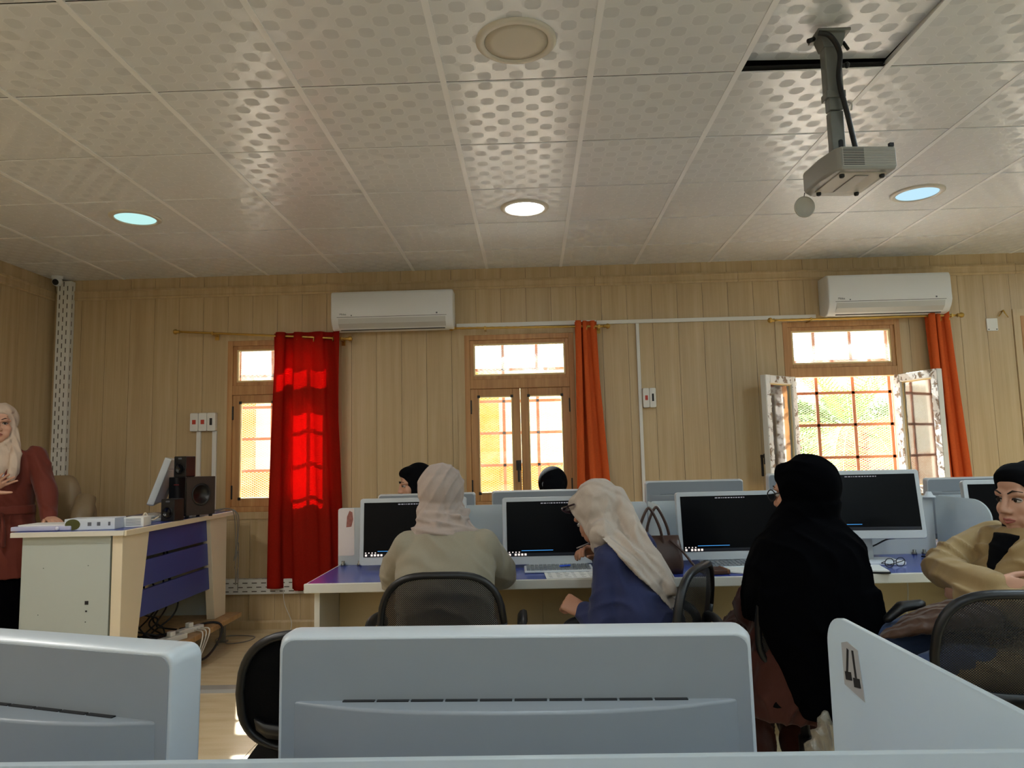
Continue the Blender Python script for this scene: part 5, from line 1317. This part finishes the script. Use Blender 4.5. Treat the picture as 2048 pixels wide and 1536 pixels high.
limb(b, [j['sh_l'], j['el_l'], j['wr_l']], [.070, .062, .048]); limb(b, [j['sh_r'], j['el_r'], j['wr_r']], [.070, .062, .048])
b.chain([V(-3.24, 4.50, 1.42), V(-3.21, 4.41, 1.33), V(-3.235, 4.375, 1.20)], [.018, .02, .014]); b.chain([V(-3.40, 4.42, 1.42), V(-3.34, 4.36, 1.33), V(-3.27, 4.36, 1.20)], [.018, .02, .014])
folds(fuse(b, 'coat', M['rust_coat'], p, .0075, 4), [(V(.85, .5, .2), .075, .010, .10, .5, 1.02), (V(.6, .4, .65), .085, .012, .11, 1.02, 1.45)], 8)
b = Blob(); b.loft([((-3.32, 4.52, 1.005), rt*.166, fr*.126), ((-3.32, 4.52, 1.06), rt*.164, fr*.124)]); fuse(b, 'belt', M['rust_coat'], p, .007, 2)
b = Blob(); b.chain([V(-3.24, 4.385, 1.02), V(-3.215, 4.37, .93), V(-3.21, 4.37, .82)], [.014, .018, .02], .4); b.chain([V(-3.255, 4.385, 1.02), V(-3.27, 4.365, .94), V(-3.275, 4.37, .86)], [.014, .016, .018], .4); fuse(b, 'belt_tie', M['rust_coat'], p, .005, 2)
b = Blob(); b.loft([((-3.32, 4.52, .75), rt*.18, fr*.14), ((-3.32, 4.52, .45), rt*.20, fr*.16), ((-3.32, 4.51, .10), rt*.23, fr*.19)]); fuse(b, 'skirt', M['black_cloth'], p, .010, 4); shoes(p, j, M['shoe'])
b = Blob(); L = hood(b, j['head'], B)
b.loft([(L(0, -.02, -.08), rt*.08, fr*.078), ((-3.33, 4.475, 1.42), rt*.085, fr*.085), ((-3.325, 4.45, 1.37), rt*.105, fr*.10), ((-3.30, 4.42, 1.31), rt*.085, fr*.085), ((-3.285, 4.40, 1.26), rt*.05, fr*.06)])
b.chain([L(-.080, .01, -.03), L(-.092, .02, -.12), V(-3.20, 4.425, 1.37), V(-3.185, 4.395, 1.29), V(-3.19, 4.38, 1.23)], [.02, .028, .036, .038, .028], .8)
folds(fuse(b, 'headscarf', M['ivory_scarf'], p, .0055, 3), [(V(.80, .5, .3), .04, .008, .05, 1.2, 1.5), (V(.6, .4, .7), .05, .005, .05, 1.5, 1.8)], 9)
b = Blob(); b.loft([((-3.265, 4.40, 1.34), rt*.05, fr*.02), ((-3.255, 4.385, 1.20), rt*.035, fr*.02)]); fuse(b, 'blouse', pmat('pale blouse', srgb(196, 200, 214), .7), p, .006, 2)

# ------------------------------------------------------------------ things lying on the student desks
PZ = .7522
t = thing('paper_sheet', 'white printed sheet on the desk before the student in navy', 'paper', (.165, 3.34, PZ), R(3))
MB().box(-.115, .125, -.09, .10, 0, .0012).build('sheet', M['paper'], t)
ln = MB()
for r in range(5):
    for c in range(6): ln.box(-.10+c*.036, -.10+c*.036+.02+.006*((r*c) % 3-1), .07-r*.032, .074-r*.032, .0012, .0016)
ln.build('print', M['ink'], t)['kind'] = 'stuff'
t = thing('clipboard', 'white clipboard with a black clip beside the student in black', 'clipboard', (.945, 3.385, PZ), R(-35))
MB().box(-.075, .075, -.10, .10, 0, .004).build('board', M['ac_white'], t, bevel=.001); MB().box(-.068, .068, -.095, .075, .004, .006).build('paper', M['paper'], t)
MB().prism([(-.09, .004), (-.09, .014), (-.075, .018), (-.06, .007)], -.03, .03, 'x').build('clip', M['plastic_black'], t).rotation_euler = (0, 0, PI)
t = thing('wallet', 'brown leather wallet on the desk beside the sideways chair', 'wallet', (.815, 3.325, PZ), R(6))
MB().prism(rrect(-.048, .048, -.055, .055, .012), 0, .020, 'z').build('leather', pmat('brown leather', srgb(74, 44, 26), .45, var=.15), t, bevel=.004)
MB().box(.030, .040, -.056, .056, .004, .0215).build('strap', pmat('tan leather', srgb(120, 78, 44), .5), t, bevel=.002)
def slim_keyboard(x, y, rz, label):
    t = thing('keyboard', label, 'keyboard', (x, y, PZ), rz, 'silver keyboards under the monitors')
    MB().prism([(-.055, 0), (.055, 0), (.055, .020), (-.055, .010)], -.16, .16, 'x').build('case', M['mon_edge'], t, bevel=.003)
    k = MB()
    for r in range(5):
        for c in range(15): k.box(-.15+c*.02, -.15+c*.02+.0165, -.047+r*.02, -.047+r*.02+.016, .011+r*.0018, .0175+r*.0018)
    k.build('keys', M['mon_back'], t)['kind'] = 'stuff'
slim_keyboard(.115, 3.47, R(2), 'silver keyboard in front of the monitor of the student in navy')
slim_keyboard(.97, 3.49, R(3), 'silver keyboard in front of the monitor left of the student in black')
tag(MB().tube([(.12, 3.44, PZ+.026), (.17, 3.455, PZ+.0265)], .0045, 8).build('pen', emat('blue lit pen', srgb(70, 120, 240), .5) if False else pmat('blue pen', srgb(40, 90, 220), .3), None, True), 'blue pen lying on the keyboard of the student in navy', 'pen')
tag(MB().tube([(1.02, 3.455, PZ+.026), (1.10, 3.46, PZ+.0265)], .0045, 8).build('pen', pmat('dark blue pen', srgb(34, 60, 170), .3), None, True), 'dark blue pen lying on the keyboard left of the student in black', 'pen')
t = thing('notebook', 'dark folder with papers lying right of the student in black', 'folder', (1.50, 3.30, PZ), R(-12))
MB().box(-.13, .05, -.085, .10, 0, .008).build('cover', M['plastic_black'], t, bevel=.002); MB().box(-.125, .045, -.083, .09, .008, .013).build('papers', M['paper'], t)
t = thing('eyeglasses', 'folded grey eyeglasses lying on the desk right of the student in black', 'glasses', (1.635, 3.38, PZ), R(20))
g = MB()
for s in (-1, 1):
    g.tube([(s*.032+.026*math.cos(a), 0, .022+.02*math.sin(a)) for a in [2*PI*k/18 for k in range(19)]], .002, 6)
g.tube([(-.007, 0, .026), (0, 0, .029), (.007, 0, .026)], .002, 6).build('frame', M['plastic_black'], t, True)
for s in (-1, 1): MB().tube([(s*.058, 0, .03), (s*.058, .02, .02), (-s*.02, .035, .004)], .0022, 6).build('temple', M['steel'], t, True)
tag(MB().box(1.56, 1.70, 3.50, 3.56, PZ+.0, PZ+.008).build('pencil_case', M['plastic_black'], None, bevel=.003), 'flat black case lying under the raised monitor', 'case')
tag(MB().tube([(1.90, 3.66, PZ+.006), (1.96, 3.62, PZ+.006)], .005, 8).build('pen', M['plastic_black'], None, True), 'black pen lying beside the clamps of the far divider', 'pen')
tag(MB().tube(catmull([(1.605, 3.66, .80), (1.66, 3.64, .815), (1.72, 3.63, .845), (1.77, 3.64, .85)], 5), .004, 6).build('monitor_lead', M['cable_black'], None, True), 'black lead hanging below the raised monitor', 'cable')
t = thing('handbag', 'brown leather handbag with tall looped handles behind the student in navy', 'handbag', (.575, 3.36, PZ))
lea = pmat('dark brown leather', srgb(70, 46, 36), .4, var=.15, vscale=12)
m = MB(); m.loft = None
m.rings([[(x*1.0, y, .0) for x, y in rrect(-.095, .095, -.045, .045, .02)], [(x*1.05, y*1.1, .03) for x, y in rrect(-.095, .095, -.045, .045, .02)], [(x*.98, y*.7, .12) for x, y in rrect(-.095, .095, -.045, .045, .02)], [(x*.9, y*.25, .165) for x, y in rrect(-.095, .095, -.045, .045, .02)]]); m.build('bag_body', lea, t, True)
for y in (-.02, .02):
    MB().tube(catmull([(-.09+y, y, .11), (-.065+y, y, .22), (-.035+y, y, .285), (-.015+y, y, .28), (.02+y, y, .20), (.035+y, y, .11)], 6), .0065, 8).build('handle', lea, t, True)
MB().tube(catmull([(.04, -.03, .15), (.09, -.06, .10), (.14, -.10, .03), (.17, -.12, .012)], 6), .006, 8).build('shoulder_strap', lea, t, True)

# stain on the left end of the far divider
for o in bpy.data.objects:
    if o.get('label') == 'long frosted divider between the far monitors on the left':
        st = MB(); st.prism([(-.972, .945), (-.945, .948), (-.936, .985), (-.940, 1.022), (-.955, 1.03), (-.968, 1.0)], 3.7945, 3.7958, 'y')
        st.build('sticker', pmat('torn sticker', srgb(150, 92, 82), .7, var=.5, vscale=60), o, world=True)
        MB().prism(rrect(-1.014, -.93, .80, 1.042, .01), 3.7952, 3.7958, 'y').build('paper_backing', pmat('white sheet', srgb(216, 204, 200), .6), o, world=True)
# cables on and below the desks
tag(MB().tube(catmull([(1.785, 3.585, .71), (1.782, 3.580, .60), (1.765, 3.578, .48), (1.755, 3.58, .40), (1.66, 3.57, .33), (1.5, 3.57, .22)], 6), .003, 6).build('white_lead', M['cable_white'], None, True), 'thin white lead hanging under the desk at right', 'cable')
tag(MB().tube(catmull([(-1.94, 5.66, .31), (-1.93, 5.67, .20), (-1.885, 5.69, .07), (-1.88, 5.66, .006)], 6), .003, 6).build('wall_lead', M['cable_white'], None, True), 'thin white lead hanging on the wall below the red curtain', 'cable')
tag(MB().tube(catmull([(-2.30, 5.45, .004), (-2.22, 5.30, .004), (-2.10, 5.36, .004), (-2.10, 5.50, .004), (-2.28, 5.54, .004), (-2.36, 5.45, .004), (-2.27, 5.26, .004)], 8), .004, 6).build('floor_lead', M['cable_grey'], None, True), 'grey lead coiled on the floor beside the platform leg', 'cable')
t = thing('floor_trunking', 'low grey cable cover crossing the floor behind the foreground monitors', 'cable cover', (-2.0, 4.25, 0))
MB().prism([(4.195, 0), (4.21, .016), (4.29, .016), (4.305, 0)], -2.12, -.95, 'x').build('cover', pmat('grey strip', srgb(142, 140, 134), .4), t, world=True)

# under and behind the teacher desk
def power_strip(x, y, rz, label):
    t = thing('power_strip', label, 'power strip', (x, y, .2005), rz, 'white power strips on the platform')
    MB().prism(rrect(-.105, .105, -.026, .026, .010), 0, .032, 'z').build('case', M['pvc'], t, bevel=.004)
    for k in range(3):
        MB().lathe([(.018, .0315), (.018, .0325), (.015, .0325), (.015, .030)], 16, Matrix.Translation((-.065+k*.06, 0, 0))).build('socket', M['ac_grey'], t, True)
    MB().prism(rrect(-.02, .02, -.018, .018, .006), .033, .062, 'z').build('plug', M['pvc'], t, bevel=.003)
power_strip(-2.262, 4.80, R(70), 'white power strip nearer the right leg of the teacher desk'); power_strip(-2.262, 4.56, R(66), 'white power strip nearer the pale side of the teacher desk')
rnd = random.Random(11)
for k in range(9):
    x0_, y0_ = -2.42+rnd.uniform(-.12, .06), 4.75+rnd.uniform(-.2, .3)
    pts = [(x0_, y0_, rnd.uniform(.5, .85)), (x0_+rnd.uniform(-.05, .05), y0_+rnd.uniform(-.08, .08), .42), (x0_+rnd.uniform(-.1, .05), y0_+rnd.uniform(-.15, .15), .30), (x0_+rnd.uniform(-.08, .08), y0_+rnd.uniform(-.15, .1), .225), (-2.36+rnd.uniform(-.05, .05), 4.72+rnd.uniform(-.12, .12), .212)]
    tag(MB().tube(catmull(pts, 6), .0055, 6).build('power_cable', M['cable_black'], None, True), 'black cable in the tangle hanging under the teacher desk', 'cable', 'tangled black cables under the teacher desk')
tag(MB().tube(catmull([(-2.35, 4.85, .21), (-2.20, 5.02, .215), (-2.13, 5.0, .17), (-2.13, 4.86, .07), (-2.15, 4.70, .05), (-2.22, 4.60, .15), (-2.24, 4.58, .225)], 8), .008, 8).build('thick_cable', M['cable_black'], None, True), 'thick black cable looping over the platform edge', 'cable')
for k in range(3):
    tag(MB().tube(catmull([(-2.225, 4.86-.03*k, .215), (-2.145, 4.84-.05*k, .205), (-2.14, 4.72-.03*k, .09), (-2.15, 4.60-.02*k, .012), (-2.13, 4.40-.05*k, .006)], 6), .0045, 6).build('white_cable', M['cable_white'], None, True), 'white cable hanging from the power strips to the floor', 'cable', 'white cables below the power strips')
for k, (dx, dz) in enumerate(((0, .40), (.03, .52), (.045, .58))):
    tag(MB().tube(catmull([(-2.35+.03*k, 5.25, ZD+.01), (-2.25, 5.32+.02*k, ZD+.02), (-2.205+dx*.3, 5.36+.02*k, .90), (-2.20+dx*.2, 5.38, dz+.1), (-2.21, 5.41-.02*k, dz), (-2.205, 5.44, dz+.12), (-2.21, 5.45, .35)], 6), .0035, 6).build('grey_lead', M['cable_grey'], None, True), 'grey lead drooping over the far end of the teacher desk', 'cable', 'grey leads at the teacher desk end')
tag(MB().tube(catmull([(-2.53, 4.93, ZD+.10), (-2.49, 4.86, ZD+.02), (-2.44, 4.80, ZD+.05), (-2.40, 4.85, ZD+.09), (-2.42, 4.95, ZD+.03)], 8), .005, 6).build('audio_lead', M['cable_black'], None, True), 'black lead looping between the screen and the subwoofer', 'cable')

# bag on the lap of the student in khaki, carrier bag by the chair of the student in black
t = thing('lap_bag', 'soft brown bag lying on the lap of the student in khaki', 'bag', (1.27, 2.40, .70))
b = Blob(); b.loft([((1.43, 2.36, .745), V(0, .06, 0), V(0, 0, .05)), ((1.33, 2.36, .765), V(0, .085, 0), V(0, 0, .045)), ((1.22, 2.36, .745), V(0, .08, 0), V(0, 0, .030)), ((1.12, 2.36, .715), V(0, .04, 0), V(0, 0, .012)), ((1.08, 2.36, .70), V(0, .02, 0), V(0, 0, .006))])
fuse(b, 'bag_body', cloth('brown soft leather', srgb(78, 54, 40), .5, .6, 14., (1, 1, 1)), t, .006, 3, (.04, .014))
b = Blob(); b.chain([V(1.14, 2.44, .735), V(1.19, 2.44, .775), V(1.25, 2.43, .785)], [.018, .026, .02], .7); fuse(b, 'black_pouch', M['plastic_black'], t, .006, 2)
t = thing('carrier_bag', 'crumpled clear plastic bag hanging beside the chair of the student in black', 'bag', (.905, 2.46, .30))
def plastic():
    b = N('clear plastic'); g = b.n('BsdfGlossy', Roughness=.15).outputs[0]
    d = b.n('MixShader', i0=.5, i1=b.n('BsdfDiffuse', Color=srgb(200, 192, 176)).outputs[0], i2=b.n('BsdfTranslucent', Color=srgb(220, 210, 190)).outputs[0]).outputs[0]
    s = b.n('MixShader', i0=.62, i1=d, i2=b.n('BsdfTransparent').outputs[0]).outputs[0]
    return b.out(b.n('MixShader', i0=.12, i1=s, i2=g).outputs[0])
b = Blob(); b.loft([((.915, 2.42, .46), V(.012, 0, 0), V(0, .008, 0)), ((.91, 2.42, .42), V(.02, 0, 0), V(0, .02, 0)), ((.90, 2.42, .36), V(.052, 0, .01), V(0, .025, 0)), ((.89, 2.42, .30), V(.066, 0, -.008), V(0, .03, 0)), ((.885, 2.42, .275), V(.055, 0, .012), V(0, .02, 0))])
folds(fuse(b, 'film_bag', plastic(), t, .005, 2), [(V(.9, .3, .3), .03, .012, .05, .2, .6), (V(.3, .3, .9), .045, .008, .05, .2, .6)], 12)
